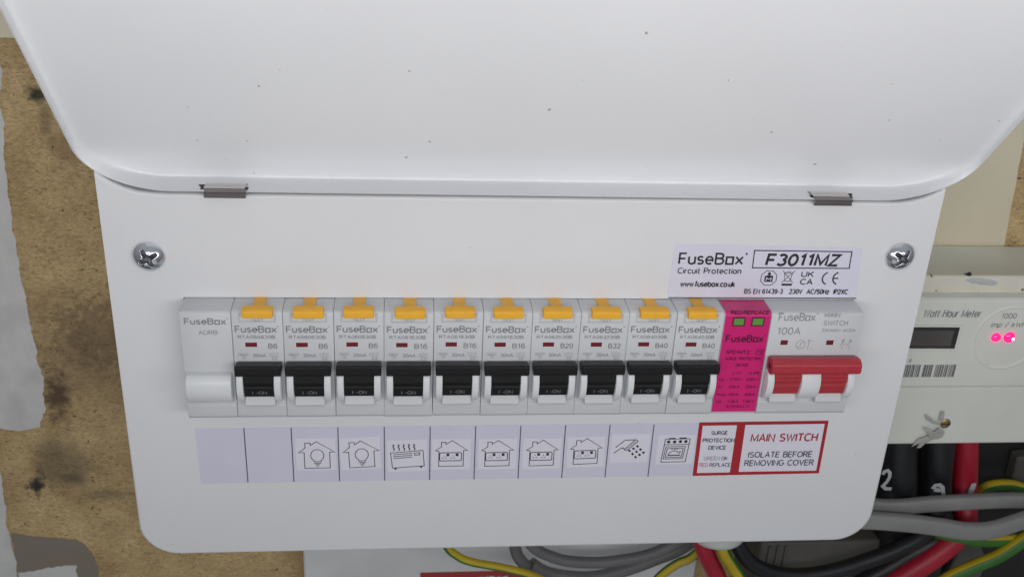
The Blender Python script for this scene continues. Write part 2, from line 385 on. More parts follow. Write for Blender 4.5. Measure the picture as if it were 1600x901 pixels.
def chipboard():
    m = bpy.data.materials.new('brown_chipboard'); m.use_nodes = True; nt = m.node_tree; N = nt.nodes; L = nt.links
    b = N['Principled BSDF']; b.inputs['Roughness'].default_value = 0.62
    g = N.new('ShaderNodeNewGeometry')
    def nz(scale, det=4, vec=None, dist=0):
        n = N.new('ShaderNodeTexNoise'); n.inputs['Scale'].default_value = scale; n.inputs['Detail'].default_value = det; n.inputs['Distortion'].default_value = dist
        L.new(vec or g.outputs['Position'], n.inputs['Vector']); return n.outputs['Fac']
    def ramp(f, stops):
        r = N.new('ShaderNodeValToRGB'); e = r.color_ramp.elements
        e[0].position, e[0].color = stops[0]; e[1].position, e[1].color = stops[-1]
        for p, c in stops[1:-1]: x = e.new(p); x.color = c
        L.new(f, r.inputs[0]); return r.outputs[0]
    def mix(a, c, f, mode='MIX'):
        x = N.new('ShaderNodeMix'); x.data_type = 'RGBA'; x.blend_type = mode
        for s, v in ((6, a), (7, c)):
            if isinstance(v, tuple): x.inputs[s].default_value = v
            else: L.new(v, x.inputs[s])
        if isinstance(f, float): x.inputs[0].default_value = f
        else: L.new(f, x.inputs[0])
        return x.outputs[2]
    mp = N.new('ShaderNodeMapping'); mp.inputs['Scale'].default_value = (1, 1, 2.2); L.new(g.outputs['Position'], mp.inputs[0])
    base = ramp(nz(60, 6), [(0.3, (0.44, 0.30, 0.135, 1)), (0.7, (0.64, 0.47, 0.235, 1))])
    fib = ramp(nz(420, 5, mp.outputs[0], 1.2), [(0.30, (0.60, 0.57, 0.54, 1)), (0.52, (1, 1, 1, 1)), (0.72, (1.22, 1.26, 1.32, 1))])
    col = mix(base, fib, 0.9, 'MULTIPLY')
    fleck = ramp(nz(230, 3, mp.outputs[0], 2.0), [(0.655, (0, 0, 0, 1)), (0.70, (1, 1, 1, 1))])
    col = mix(col, (0.10, 0.055, 0.022, 1), fleck)
    pale = ramp(nz(300, 2, mp.outputs[0], 2.5), [(0.68, (0, 0, 0, 1)), (0.73, (0.6, 0.6, 0.6, 1))])
    col = mix(col, (0.62, 0.52, 0.37, 1), pale)
    # stains with a shape of their own: (x, z, rx, rz, strength, colour, raggedness)
    def stain(px, py, rx, rz, k, c, nscale, soft=0.5, amp=0.8):
        nonlocal col
        p = at(px, py, 95)
        sb = N.new('ShaderNodeVectorMath'); sb.operation = 'SUBTRACT'; sb.inputs[1].default_value = (p.x * S, 0.095, p.z * S); L.new(g.outputs['Position'], sb.inputs[0])
        ml = N.new('ShaderNodeVectorMath'); ml.operation = 'MULTIPLY'; ml.inputs[1].default_value = (1000 / rx, 0, 1000 / rz); L.new(sb.outputs[0], ml.inputs[0])
        ln = N.new('ShaderNodeVectorMath'); ln.operation = 'LENGTH'; L.new(ml.outputs[0], ln.inputs[0])
        a = N.new('ShaderNodeMath'); a.operation = 'MULTIPLY_ADD'; L.new(nz(nscale, 4), a.inputs[0]); a.inputs[1].default_value = amp * 2; L.new(ln.outputs['Value'], a.inputs[2])
        r = N.new('ShaderNodeMapRange'); r.interpolation_type = 'SMOOTHSTEP'; r.inputs[1].default_value = 1 + amp - soft; r.inputs[2].default_value = 1 + amp + soft * .6
        r.inputs[3].default_value = k; r.inputs[4].default_value = 0; L.new(a.outputs[0], r.inputs[0])
        col = mix(col, c, r.outputs[0])
    stain(150, 555, 40, 26, 0.55, (0.17, 0.115, 0.075, 1), 90, 1.1)
    stain(165, 520, 24, 17, 0.42, (0.10, 0.055, 0.03, 1), 330, 0.5, 1.6)
    stain(88, 618, 7, 14, 0.85, (0.06, 0.03, 0.014, 1), 260, 0.9, 1.2)
    stain(95, 720, 14, 16, 0.55, (0.10, 0.080, 0.060, 1), 110, 0.8)
    stain(116, 747, 7, 3.2, 0.42, (0.05, 0.035, 0.03, 1), 200, 0.7)
    stain(165, 772, 16, 3.5, 0.45, (0.08, 0.055, 0.035, 1), 160, 0.9)
    stain(56, 760, 5.2, 1.6, 0.85, (0.03, 0.032, 0.026, 1), 520, 0.7, 1.3)
    stain(58, 762, 1.6, 5.5, 0.85, (0.03, 0.032, 0.026, 1), 520, 0.7, 1.3)
    stain(57, 756, 3.6, 3.4, 0.9, (0.02, 0.02, 0.018, 1), 600, 0.6, 1.3)
    stain(63, 742, 2.0, 6.5, 0.5, (0.05, 0.045, 0.035, 1), 400, 0.8, 1.2)
    stain(57, 147, 4.6, 3.6, 0.97, (0.02, 0.025, 0.012, 1), 300, 0.6, 0.9)
    stain(72, 185, 3, 10, 0.5, (0.10, 0.075, 0.035, 1), 200, 0.8, 1.0)
    stain(115, 235, 10, 10, 0.45, (0.13, 0.07, 0.04, 1), 150, 0.8, 1.0)
    L.new(col, b.inputs['Base Color'])
    bp = N.new('ShaderNodeBump'); bp.inputs['Strength'].default_value = 0.35; bp.inputs['Distance'].default_value = 0.0004
    L.new(nz(420, 5, mp.outputs[0], 1.2), bp.inputs['Height']); L.new(bp.outputs[0], b.inputs['Normal'])
    return m
M['chip'] = chipboard()

# ------------------------------------------------------------------ setting: wall and backing board
BY = 95.0
wl = obj('wall', box(-1500, 1500, 114, 130, -1200, 1200), M['wall']); wl['kind'] = 'structure'
board = thing('backing_board', 'stained brown chipboard backing board with ragged white, beige and taupe paint behind the white unit', 'backing board', (0, BY, 0))
obj('board', box(-330, 620, 0, 18, -460, 330), M['chip'], board)
def patch(name, pts, m, rag=1.2, step=3.0, th=0.25, seed=0):
    """a thin coat of paint with a ragged edge; pts in pixels of the photograph (on the board), outside the frame too"""
    P = [at(x, y, BY) for x, y in pts]; out = []
    for i in range(len(P)):
        a, c = P[i], P[(i + 1) % len(P)]; n = max(1, int((c - a).length / step)); nn = Vector((-(c - a).z, 0, (c - a).x)).normalized()
        for k in range(n):
            q = a.lerp(c, k / n)
            d = rag * (noise.noise(Vector((q.x * .12, q.z * .12, seed))) + .6 * noise.noise(Vector((q.x * .45, q.z * .45, seed + 9))))
            q = q + nn * d; out.append((q.x, q.z))
    b = bmesh.new(); vs = [b.verts.new((x, -th, z)) for x, z in out]; vb = [b.verts.new((x, 0.02, z)) for x, z in out]
    n = len(vs)
    for i in range(n): b.faces.new((vs[i], vb[i], vb[(i + 1) % n], vs[(i + 1) % n]))
    for tri in tessellate_polygon([[Vector((x, z, 0)) for x, z in out]]):
        try: b.faces.new([vs[i] for i in tri])
        except ValueError: pass
    bmesh.ops.recalc_face_normals(b, faces=b.faces)
    return obj(name, b, m, board)
patch('paint_patch', [(-300, -200), (-300, 60), (10, 59), (40, 60), (140, 60), (140, -200)], M['beige'], .25, 4, .3, 1)
patch('paint_patch', [(-300, 60), (-2, 60), (6, 230), (13, 300), (20, 350), (33, 433), (43, 480), (50, 520), (60, 560), (69, 600), (69, 640), (64, 668), (30, 672), (-8, 668), (-2, 700), (2, 745), (13, 828), (24, 870), (30, 920), (40, 1100), (-300, 1100)], M['white_wash'], 1.1, 1.2, .3, 2)
patch('paint_patch', [(18, 832), (60, 838), (118, 842), (134, 850), (146, 868), (153, 888), (157, 920), (160, 1100), (20, 1100), (28, 900)], M['taupe'], .7, 2, .2, 3)
patch('paint_patch', [(28, 893), (60, 890), (92, 884), (119, 881), (121, 895), (117, 920), (110, 1100), (30, 1100)], M['white_wash'], 1.6, 1.2, .5, 4)
patch('paint_patch', [(1320, 100), (1640, 100), (1600, 215), (1578, 330), (1560, 428), (1545, 520), (1300, 520)], M['beige'], .5, 3, .3, 5)

# ------------------------------------------------------------------ background boxes below
wp = thing('white_panel', 'scuffed white board behind the cables under the consumer unit', 'panel')
a = at(474, 870, 78)
obj('board', box(a.x, at(1090, 870, 78).x, 78, 94.5, -330, -100, bev=.8), M['white_board'], wp)
e = box(at(657, 893, 77.6).x, at(822, 893, 77.6).x, 77.55, 77.9, at(657, 893, 77.6).z - 42, at(700, 893.5, 77.6).z)
rs = obj('warning_sticker', e, mat('red_sticker_paper', (0.36, 0.02, 0.02), .4), wp); rs['label'] = 'red warning sticker with white lettering'
tb = bmesh.new(); z = at(760, 899, 77.4).z; put_text(tb, 'WARNING', at(748, 899, 77.4).x, z - 5, at(795, 899, 77.4).x, z, 77.4, .02); obj('lettering', tb, M['chalk'], rs)
gb = thing('junction_box', 'grey brown plastic box in shadow under the right end of the unit', 'box')
p0 = at(1180, 846, 70); p1 = at(1364, 846, 70)
obj('box_body', box(p0.x, p1.x, 62, 94.5, p0.z - 60, p0.z + 6, bev=1.5, seg=2), M['grey_block'], gb)
for k in range(3):
    x = p0.x + 4 + k * 4.2
    obj('rib', box(x, x + 1.6, 60.8, 61.9, p0.z - 40, p0.z + 4, bev=.3), M['grey_block'], gb)
obj('lid_screw', box(p1.x - 20, p1.x - 10, 60.6, 61.9, p0.z - 16, p0.z - 8, bev=1.2, seg=2), M['dark_block'], gb)
db = thing('service_fuse', 'black plastic enclosure in shadow behind the thick cables below the meter', 'enclosure')
m0 = at(1366, 696, 82)
obj('enclosure_body', box(p1.x + 3, m0.x + 150, 84, 94.5, -330, m0.z + 14, bev=1), M['dark_block'], db)
q = at(1500, 880, 80); obj('cover', prism_y([(q.x - 9, q.z - 22), (q.x + 12, q.z - 18), (q.x + 14, q.z + 3), (q.x + 6, q.z + 16), (q.x - 4, q.z + 13)], 78, 83.5, .8), M['grey_block'], db)
q = at(1596, 729, 78); obj('terminal_shroud', prism_y([(q.x - 4, q.z - 8), (q.x + 20, q.z - 16), (q.x + 20, q.z + 10), (q.x - 5, q.z + 7)], 76, 83.5, .8), M['grey_block'], db)

# ------------------------------------------------------------------ electricity meter
MY = 40.0
mt = thing('electricity_meter', 'white plastic electricity meter with two glowing red lights to the right of the unit', 'meter', (0, 0, 0))
ztop = at(1520, 466.5, MY).z; zmid = at(1500, 604.5, MY).z; zbot = at(1480, 695, MY).z
xl = 262.5; xr = xl + 128
obj('case', prism([(MY + 5.9, ztop + .2), (MY + 1.2, ztop), (MY, ztop - 1.2), (MY, zmid + .5), (MY + 1.0, zmid + .1), (MY + 5.9, zmid + .1)], xl, xr, .35, 2), M['meter'], mt)
tp = obj('back_plate', box(xl - .5, xr + 6, MY + 6, MY + 8.6, zbot + 30, at(1510, 431, MY + 6).z, bev=.5), M['meter_top'], mt); tp['label'] = 'speckled beige back plate showing above the meter'
obj('rear_case', box(xl + 1, xr - 1, MY + 8.8, 94.4, zbot + 6, ztop + 2, bev=1), M['meter'], mt)
cover_m = obj('terminal_cover', prism([(94.5, zmid - .3), (MY + 1.4, zmid - .3), (MY + .5, zmid - 1.2), (MY + .5, zbot + 1), (MY + 1.5, zbot), (94.5, zbot)], xl, xr, .35, 2), M['meter'], mt)
# display
def quad_at(pts, Y, y0, y1, bev=0):
    return prism_y([(at(x, y, Y).x, at(x, y, Y).z) for x, y in pts], y0, y1, bev)
obj('bezel', quad_at([(1395, 506), (1504, 507), (1495, 548), (1390, 547)], MY, MY - .35, MY - .02, .12), M['meter'], mt)
obj('display', quad_at([(1400, 510), (1499, 510.5), (1490.5, 543.5), (1395, 543)], MY, MY - .5, MY - .37), M['lcd'], mt)
obj('screen', quad_at([(1404, 515), (1490, 515.5), (1484, 539.5), (1400, 539)], MY, MY - .56, MY - .51), mat('grey_lcd_screen', (0.105, 0.10, 0.095), .3, mottle=.35, mscale=35), mt)
fr = ribbons([([(at(x, y, MY).x, at(x, y, MY).z) for x, y in ((1396, 545.5), (1491.5, 545.5), (1501, 509), (1400, 508.5))], False)], .75, MY - .55)
obj('display_rim', fr, M['meter'], mt)
bb = bmesh.new(); ya = MY - .08
x0 = at(1405, 579, MY).x; x1 = at(1491, 579, MY).x; zt = at(1450, 569.5, MY).z; zb = at(1450, 588.5, MY).z
rr = random.Random(3); x = x0; gaps = [0.2, 0.4, 0.62, .80]
while x < x1:
    wd = rr.choice((.35, .5, .8)); fr_ = (x - x0) / (x1 - x0)
    if not any(abs(fr_ - g) < .018 for g in gaps): ribbons([([(x, zb), (x, zt)], False)], wd, ya, bb)
    x += wd + rr.choice((.22, .3, .4))
obj('barcode', bb, mat('worn_barcode_ink', (.16, .16, .165), .5), mt)
tb = bmesh.new()
text_at(tb, 'Watt Hour Meter', (1441, 483), (1531, 495.5), MY, MY - .08, slant=.16)
obj('lettering', tb, M['ink_grey'], mt); tb = bmesh.new()
text_at(tb, '1000', (1563, 489), (1587, 497.5), MY, MY - .08, slant=.1)
text_at(tb, 'imp / kWh', (1547, 503), (1601, 511), MY, MY - .08, slant=.2)
obj('dial_lettering', tb, M['ink_grey'], mt); tb = bmesh.new()
text_at(tb, 'd', (1419, 559), (1423, 566), MY, MY - .08)
obj('barcode_lettering', tb, M['ink_grey'], mt)
rc = at(1574, 528, MY); R0 = 15.2
b = bmesh.new(); prev = None; first = None
for i in range(65):
    a = 2 * math.pi * (i % 64) / 64
    ring = [b.verts.new((rc.x + (R0 + dr) * math.cos(a), MY - dy, rc.z + (R0 + dr) * math.sin(a))) for dr, dy in ((-.8, .01), (-.3, .35), (.2, .35), (.8, .01))] if i < 64 else first
    if i == 0: first = ring
    if prev:
        for k in range(3): f = b.faces.new((prev[k], prev[k + 1], ring[k + 1], ring[k])); f.smooth = True
    prev = ring
bmesh.ops.recalc_face_normals(b, faces=b.faces)
obj('dial_ring', b, M['meter'], mt)
def dome(cx, cy, cz, r, h, n=24, rings=5, bm=None):
    b = bm or bmesh.new(); rows = []
    for j in range(rings + 1):
        t = j / rings * math.pi / 2; rr_ = r * math.cos(t); yy = cy - h * math.sin(t)
        if j == rings: rows.append([b.verts.new((cx, yy, cz))])
        else: rows.append([b.verts.new((cx + rr_ * math.cos(2*math.pi*i/n), yy, cz + rr_ * math.sin(2*math.pi*i/n))) for i in range(n)])
    for j in range(rings):
        for i in range(n):
            if j == rings - 1: f = b.faces.new((rows[j][i], rows[j][(i+1)%n], rows[j+1][0]))
            else: f = b.faces.new((rows[j][i], rows[j][(i+1)%n], rows[j+1][(i+1)%n], rows[j+1][i]))
            f.smooth = True
    bmesh.ops.recalc_face_normals(b, faces=b.faces)
    return b
for (px, py, r) in ((1556, 526.5, 2.25), (1577, 526.5, 2.7)):
    p = at(px, py, MY)
    ld = obj('led', dome(p.x, MY - .05, p.z, r, 1.6), M['led'], mt)
    if r > 2.5: obj('led_core', dome(p.x + .9, MY - 1.3, p.z - .2, .85, .5), M['led_core'], ld)
p = at(1478, 662, MY)
b = bmesh.new(); disc(p.x, p.z, 5.4, MY + .42, b, 32); rw_ = obj('screw_recess', b, M['meter'], cover_m)
b = dome(p.x, MY + .4, p.z, 2.5, .7); sc = obj('terminal_screw', b, M['brass'], mt)
sc['label'] = 'worn brass sealing screw'
obj('slot', box(p.x - 2.0, p.x + 2.0, MY - .34, MY - .2, p.z - .22, p.z + .22), M['hole'], sc)
sl = thing('seal_tag', 'torn translucent plastic seal hanging on the meter cover screw', 'seal tag', (0, 0, 0))
def seal_piece(nm, pts, y, th=.5): return obj(nm, quad_at(pts, MY, y - th, y, .12), M['seal'], sl)
seal_piece('seal_arm', [(1444, 646), (1449, 648), (1460, 657), (1468, 659), (1467, 663), (1456, 660), (1447, 654)], MY - .2)
seal_piece('seal_strap', [(1470, 641), (1475, 642), (1473, 656), (1468, 657), (1466, 655)], MY - .3)
seal_piece('seal_arm', [(1467, 664), (1474, 672), (1470, 680), (1461, 683), (1452, 681), (1446, 672), (1440, 664), (1448, 666), (1458, 672)], MY - 1.2)
seal_piece('seal_tail', [(1452, 678), (1460, 683), (1444, 691), (1437, 697.5), (1431, 698), (1436, 690), (1423, 696), (1434, 684)], MY - .5)
# chipped paint and a crumb on the back plate's upper edge
gr = thing('paint_flake', 'white ragged smear of filler on the beige plate above the meter', 'filler')
pa = at(1535, 440, MY + 6); b = bmesh.new(); ring = []
for i in range(26):
    a = 2 * math.pi * i / 26; k = 1 + .5 * noise.noise(Vector((math.cos(a) * 2.2, math.sin(a) * 2.2, 4)))
    ring.append(b.verts.new((pa.x + 7.5 * k * math.cos(a), MY + 5.96, pa.z - .8 * math.cos(a) + 1.5 * k * math.sin(a))))
top = b.verts.new((pa.x - 1, MY + 5.3, pa.z))
for i in range(26): b.faces.new((ring[i], top, ring[(i + 1) % 26]))
obj('flake', b, M['chalk'], gr)
pb = at(1515, 431, MY + 6); b = bmesh.new()
ring = [b.verts.new((1.9 * math.cos(a) * (1 + .3 * math.sin(3 * a)), 1.2 * math.sin(a), 0)) for a in [2*math.pi*i/10 for i in range(10)]]
top = b.verts.new((.5, -.2, 1.7)); [b.faces.new((ring[i], ring[(i + 1) % 10], top)) for i in range(10)]; b.faces.new(ring[::-1])
gt = obj('grit_crumb', b, M['dark_block'], None, loc=(pb.x, MY + 7.3, pb.z - .1)); tag(gt, 'small dark crumb on the upper edge of the beige plate above the meter', 'crumb')

# ------------------------------------------------------------------ cables
CB = 'cables running below the units'
ck, cgk = M['cable_black'], M['cable_grey']
c1 = cable('meter_tail', [(1412, 660, 64), (1405, 700, 64), (1402, 745, 63), (1400, 800, 62), (1396, 850, 66), (1390, 930, 70)], 9.2, ck, 'thick black cable below the meter marked with a white digit two, nearest the white unit', group=CB, wob=.1)
c2 = cable('meter_tail', [(1468, 660, 66), (1465, 700, 66), (1463, 750, 65), (1460, 800, 64), (1452, 850, 68), (1440, 930, 72)], 8.0, ck, 'thick black cable with a curled white mark, directly left of the upright red cable', group=CB, wob=.1)
c3 = cable('meter_tail', [(1510, 660, 70), (1509, 700, 70), (1508, 750, 69), (1507, 800, 68), (1500, 818, 74)], 6.1, M['cable_red'], 'upright red cable below the meter with white tape on it', group=CB)
def paint_mark(parent, lines, w, Y): 
    b = ribbons([([(at(x, y, Y).x, at(x, y, Y).z) for x, y in L], False, ww) for L, ww in lines], w, Y)
    return obj('paint_mark', b, M['chalk'], parent)
paint_mark(c1, [([(1379.5, 741), (1382, 736), (1387, 734.5), (1390.5, 738), (1390, 745), (1386, 752), (1380, 758)], 1.7), ([(1378, 757), (1384, 763), (1393, 763)], 1.9)], 2, 53.0)
paint_mark(c2, [([(1457, 763), (1461, 758), (1468, 757), (1473, 761), (1473.5, 768), (1475, 774)], 2.0), ([(1460, 764), (1470, 766)], 2.2)], 2, 56.2)
t_ = at(1518, 764, 61); obj('tape', prism_y([(t_.x - 1.6, t_.z - 5), (t_.x + 1.8, t_.z - 5), (t_.x + 2.0, t_.z + 3.4), (t_.x - .4, t_.z + 3)], 61, 62.2, .3), M['chalk'], c3)
cable('earth_cable', [(1520, 775, 74), (1545, 760, 72), (1575, 757, 72), (1600, 763, 72), (1650, 775, 72)], 3.0, [M['cable_yellow'], M['cable_green']], 'thin green and yellow earth cable arching behind the upper grey cable', stripes=[(2, 7), (12, 16)], group=CB)
cable('flat_grey_cable', [(1300, 770, 48), (1340, 785, 48), (1375, 791, 48), (1410, 791, 48), (1450, 787, 49), (1520, 783, 50), (1570, 781, 52), (1610, 782, 53), (1700, 790, 54)], 2.6, cgk, 'upper flat grey cable leaving from behind the white unit', rz=3.9, group=CB)
cable('flat_grey_cable', [(1300, 806, 40), (1340, 811, 40), (1375, 813, 40), (1423, 817, 40), (1470, 823, 40), (1510, 829, 41), (1550, 827, 42), (1600, 812, 44), (1680, 790, 46)], 2.9, cgk, 'lower flat grey cable sagging in front of the thick black cables', rz=4.3, group=CB)
cable('earth_cable', [(1460, 828, 58), (1500, 838, 55), (1540, 843, 54), (1600, 840, 54), (1680, 830, 54)], 3.6, [M['cable_green'], M['cable_yellow']], 'green earth cable running level just below the lower grey cable', stripes=[(7, 9), (17, 19)], group=CB)
cable('earth_cable', [(1440, 935, 50), (1480, 904, 50), (1520, 885, 50), (1560, 868, 50), (1600, 842, 50), (1660, 800, 50)], 3.4, [M['cable_green'], M['cable_yellow']], 'green and yellow earth cable rising to the right in front of the dark enclosure', stripes=[(0, 3), (8, 13)], group=CB)
cable('red_cable', [(1330, 960, 54), (1390, 914, 54), (1430, 888, 54), (1465, 864, 55), (1495, 838, 58), (1508, 815, 62), (1509, 790, 66)], 5.8, M['cable_red'], 'thick red cable slanting down to the left under the lower grey cable', group=CB)
cable('black_cable', [(1130, 780, 40), (1148, 840, 40), (1170, 876, 42), (1205, 894, 44), (1250, 899, 45), (1300, 892, 46), (1350, 877, 48), (1400, 858, 50), (1440, 836, 53), (1480, 800, 60)], 4.0, ck, 'black cable curving from the grommet up to the right past the unit corner', group=CB)
cable('black_cable', [(1300, 948, 60), (1345, 912, 60), (1400, 880, 60), (1450, 850, 60), (1500, 815, 66)], 5.4, ck, 'thick black cable just above the slanting red cable', group=CB)
# bottom centre
cable('earth_cable', [(680, 800, 48), (697, 850, 48), (712, 866, 48), (736, 877, 48), (789, 887, 48), (836, 900, 48), (880, 925, 48)], 2.0, [M['cable_yellow'], M['cable_green']], 'yellow and green earth cable emerging left of the grey cables under the unit', stripes=[(0, 5), (17, 20)], group=CB)
cable('grey_cable', [(800, 800, 60), (804, 850, 60), (815, 876, 60), (848, 897, 60), (900, 915, 60)], 2.9, M['cable_grey_dark'], 'grey cable dropping beside the yellow earth cable under the unit', group=CB)
cable('grey_cable', [(815, 800, 54), (830, 850, 54), (871, 872, 54), (915, 878, 54), (959, 876, 54), (1020, 864, 54), (1080, 835, 54)], 2.8, M['cable_grey_dark'], 'upper grey cable sagging below the middle of the unit', group=CB)
cable('grey_cable', [(830, 880, 60), (860, 896, 60), (920, 902, 60), (975, 890, 60), (1025, 872, 60), (1065, 855, 60), (1110, 820, 60)], 3.3, M['cable_grey_dark'], 'lower grey cable sweeping up towards the grommet', group=CB)
cable('earth_cable', [(1010, 925, 50), (1033, 898, 50), (1058, 880, 50), (1083, 868, 50), (1120, 830, 50)], 2.2, [M['cable_green'], M['cable_yellow']], 'green and yellow earth cable slanting just left of the grommet', stripes=[(4, 9), (14, 18)], group=CB)
cable('red_cable', [(1085, 800, 36), (1098, 850, 36), (1108, 875, 38), (1121, 901, 40), (1140, 950, 44)], 4.3, M['cable_red'], 'red cable coming straight down out of the grommet', group=CB)
cable('earth_cable', [(1115, 800, 34), (1128, 855, 34), (1142, 880, 36), (1157, 903, 38), (1185, 950, 42)], 2.9, [M['cable_green'], M['cable_yellow']], 'green and yellow earth cable coming down out of the grommet', stripes=[(1, 7), (12, 15)], group=CB)
# grommet: its domed rim just shows below the cover
g = at(1130, 861, 15); g = Vector((at(1130, 858, 15).x, 26, g.z + 2.3))
gl = thing('cable_grommet', 'milky round grommet showing under the lower edge of the cover', 'grommet')
b = bmesh.new(); rows = []
for j, (r, dz) in enumerate(((5, -1.2), (9, -2.2), (11.3, -2.3), (12.4, -1.2), (12.8, 1.0), (12.5, 6))):
    rows.append([b.verts.new((g.x + r * math.cos(2*math.pi*i/32), 26 + r * .9 * math.sin(2*math.pi*i/32), g.z + 0 + dz)) for i in range(32)])
for j in range(5):
    for i in range(32):
        f = b.faces.new((rows[j][i], rows[j][(i+1)%32], rows[j+1][(i+1)%32], rows[j+1][i])); f.smooth = True
bmesh.ops.recalc_face_normals(b, faces=b.faces); obj('grommet_ring', b, M['gland'], gl)

# ------------------------------------------------------------------ consumer unit
cu_ = thing('consumer_unit', 'white metal fuse board with its lid raised and a row of switches across the middle', 'fuse board', (0, 0, 0))
XL, XR, ZB, ZT = -43.6, 259.2, -115.0, 48.0
def rounded(x0, x1, z0, z1, r, inset=0.0, n=10, rt=1.5):
    """outline with large lower corners, anticlockwise seen from the front"""
    x0 += inset; x1 -= inset; z0 += inset; z1 -= inset; r = max(r - inset, .2); rt = max(rt - inset, .2); P = []
    for cx, cz, a0, q in ((x0, z0, 180, r), (x1, z0, 270, r), (x1, z1, 0, rt)):
        ox = cx + (q if cx == x0 else -q); oz = cz + (q if cz == z0 else -q)
        if a0: P += arcp(ox, oz, q, a0, a0 + 90, n)
        if cx == x1 and cz == z1:       # the notch the lid's hinge flange drops into
            k = .35 + inset; L_ = [(q.x, q.z - k) for q in (at(a_, b_, 0) for a_, b_ in ((1478.6, 292), (1474, 295.5), (1460, 302), (1444, 308), (1425, 312.5), (1405, 315)))]
            M_ = [(q.x, q.z - k) for q in (at(a_, b_, 0) for a_, b_ in ((260, 301), (235, 299.5), (213, 297), (190, 290), (170, 281), (152, 270.5), (146.3, 264.5)))]
            P += L_ + M_
    return P
def cover_mesh():
    b = bmesh.new(); rings = []
    for ins, y in ((1.1, 0.0), (.55, .12), (.15, .5), (0, 1.1), (0, 9.0), (1.2, 9.2)):
        rings.append([b.verts.new((x, y, z)) for x, z in rounded(XL, XR, ZB, ZT, 15, ins)])
    n = len(rings[0])
    for j in range(len(rings) - 1):
        for i in range(n):
            f = b.faces.new((rings[j][i], rings[j][(i+1)%n], rings[j+1][(i+1)%n], rings[j+1][i])); f.smooth = True
    hx0, hx1, hz0, hz1 = -18.05, 231.6, -45.3, 0.16
    ho = [b.verts.new((x, 0, z)) for x, z in ((hx0, hz0), (hx1, hz0), (hx1, hz1), (hx0, hz1))]
    hb = [b.verts.new((x, 1.4, z)) for x, z in ((hx0, hz0), (hx1, hz0), (hx1, hz1), (hx0, hz1))]
    for i in range(4): b.faces.new((ho[i], hb[i], hb[(i+1)%4], ho[(i+1)%4]))
    es = [b.edges.get((rings[0][i], rings[0][(i+1)%n])) for i in range(n)] + [b.edges.get((ho[i], ho[(i+1)%4])) for i in range(4)]
    bmesh.ops.triangle_fill(b, edges=es, use_beauty=True, use_dissolve=False)
    bmesh.ops.recalc_face_normals(b, faces=b.faces)
    return b
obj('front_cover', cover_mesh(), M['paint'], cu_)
# steel case behind, open boxes for the switch bay
b = box(XL + .8, XR - .8, 9.4, 94.4, ZB + 6, ZT + 3)
b.free()
b = bmesh.new()
for pr in ((XL + 1, XL + 2.6, 9.4, 94.4, ZB + 8, 43), (XR - 2.6, XR - 1, 9.4, 94.4, ZB + 8, 43), (XL + 2.6, XR - 2.6, 9.4, 94.4, ZB + 8, ZB + 9.6), (XL + 2.6, XR - 2.6, 14, 94.4, 41.4, 43), (XL + 2.6, XR - 2.6, 92.8, 94.4, ZB + 9.6, 41.4)):
    box(*pr, bm=b)
obj('case', b, M['paint'], cu_)

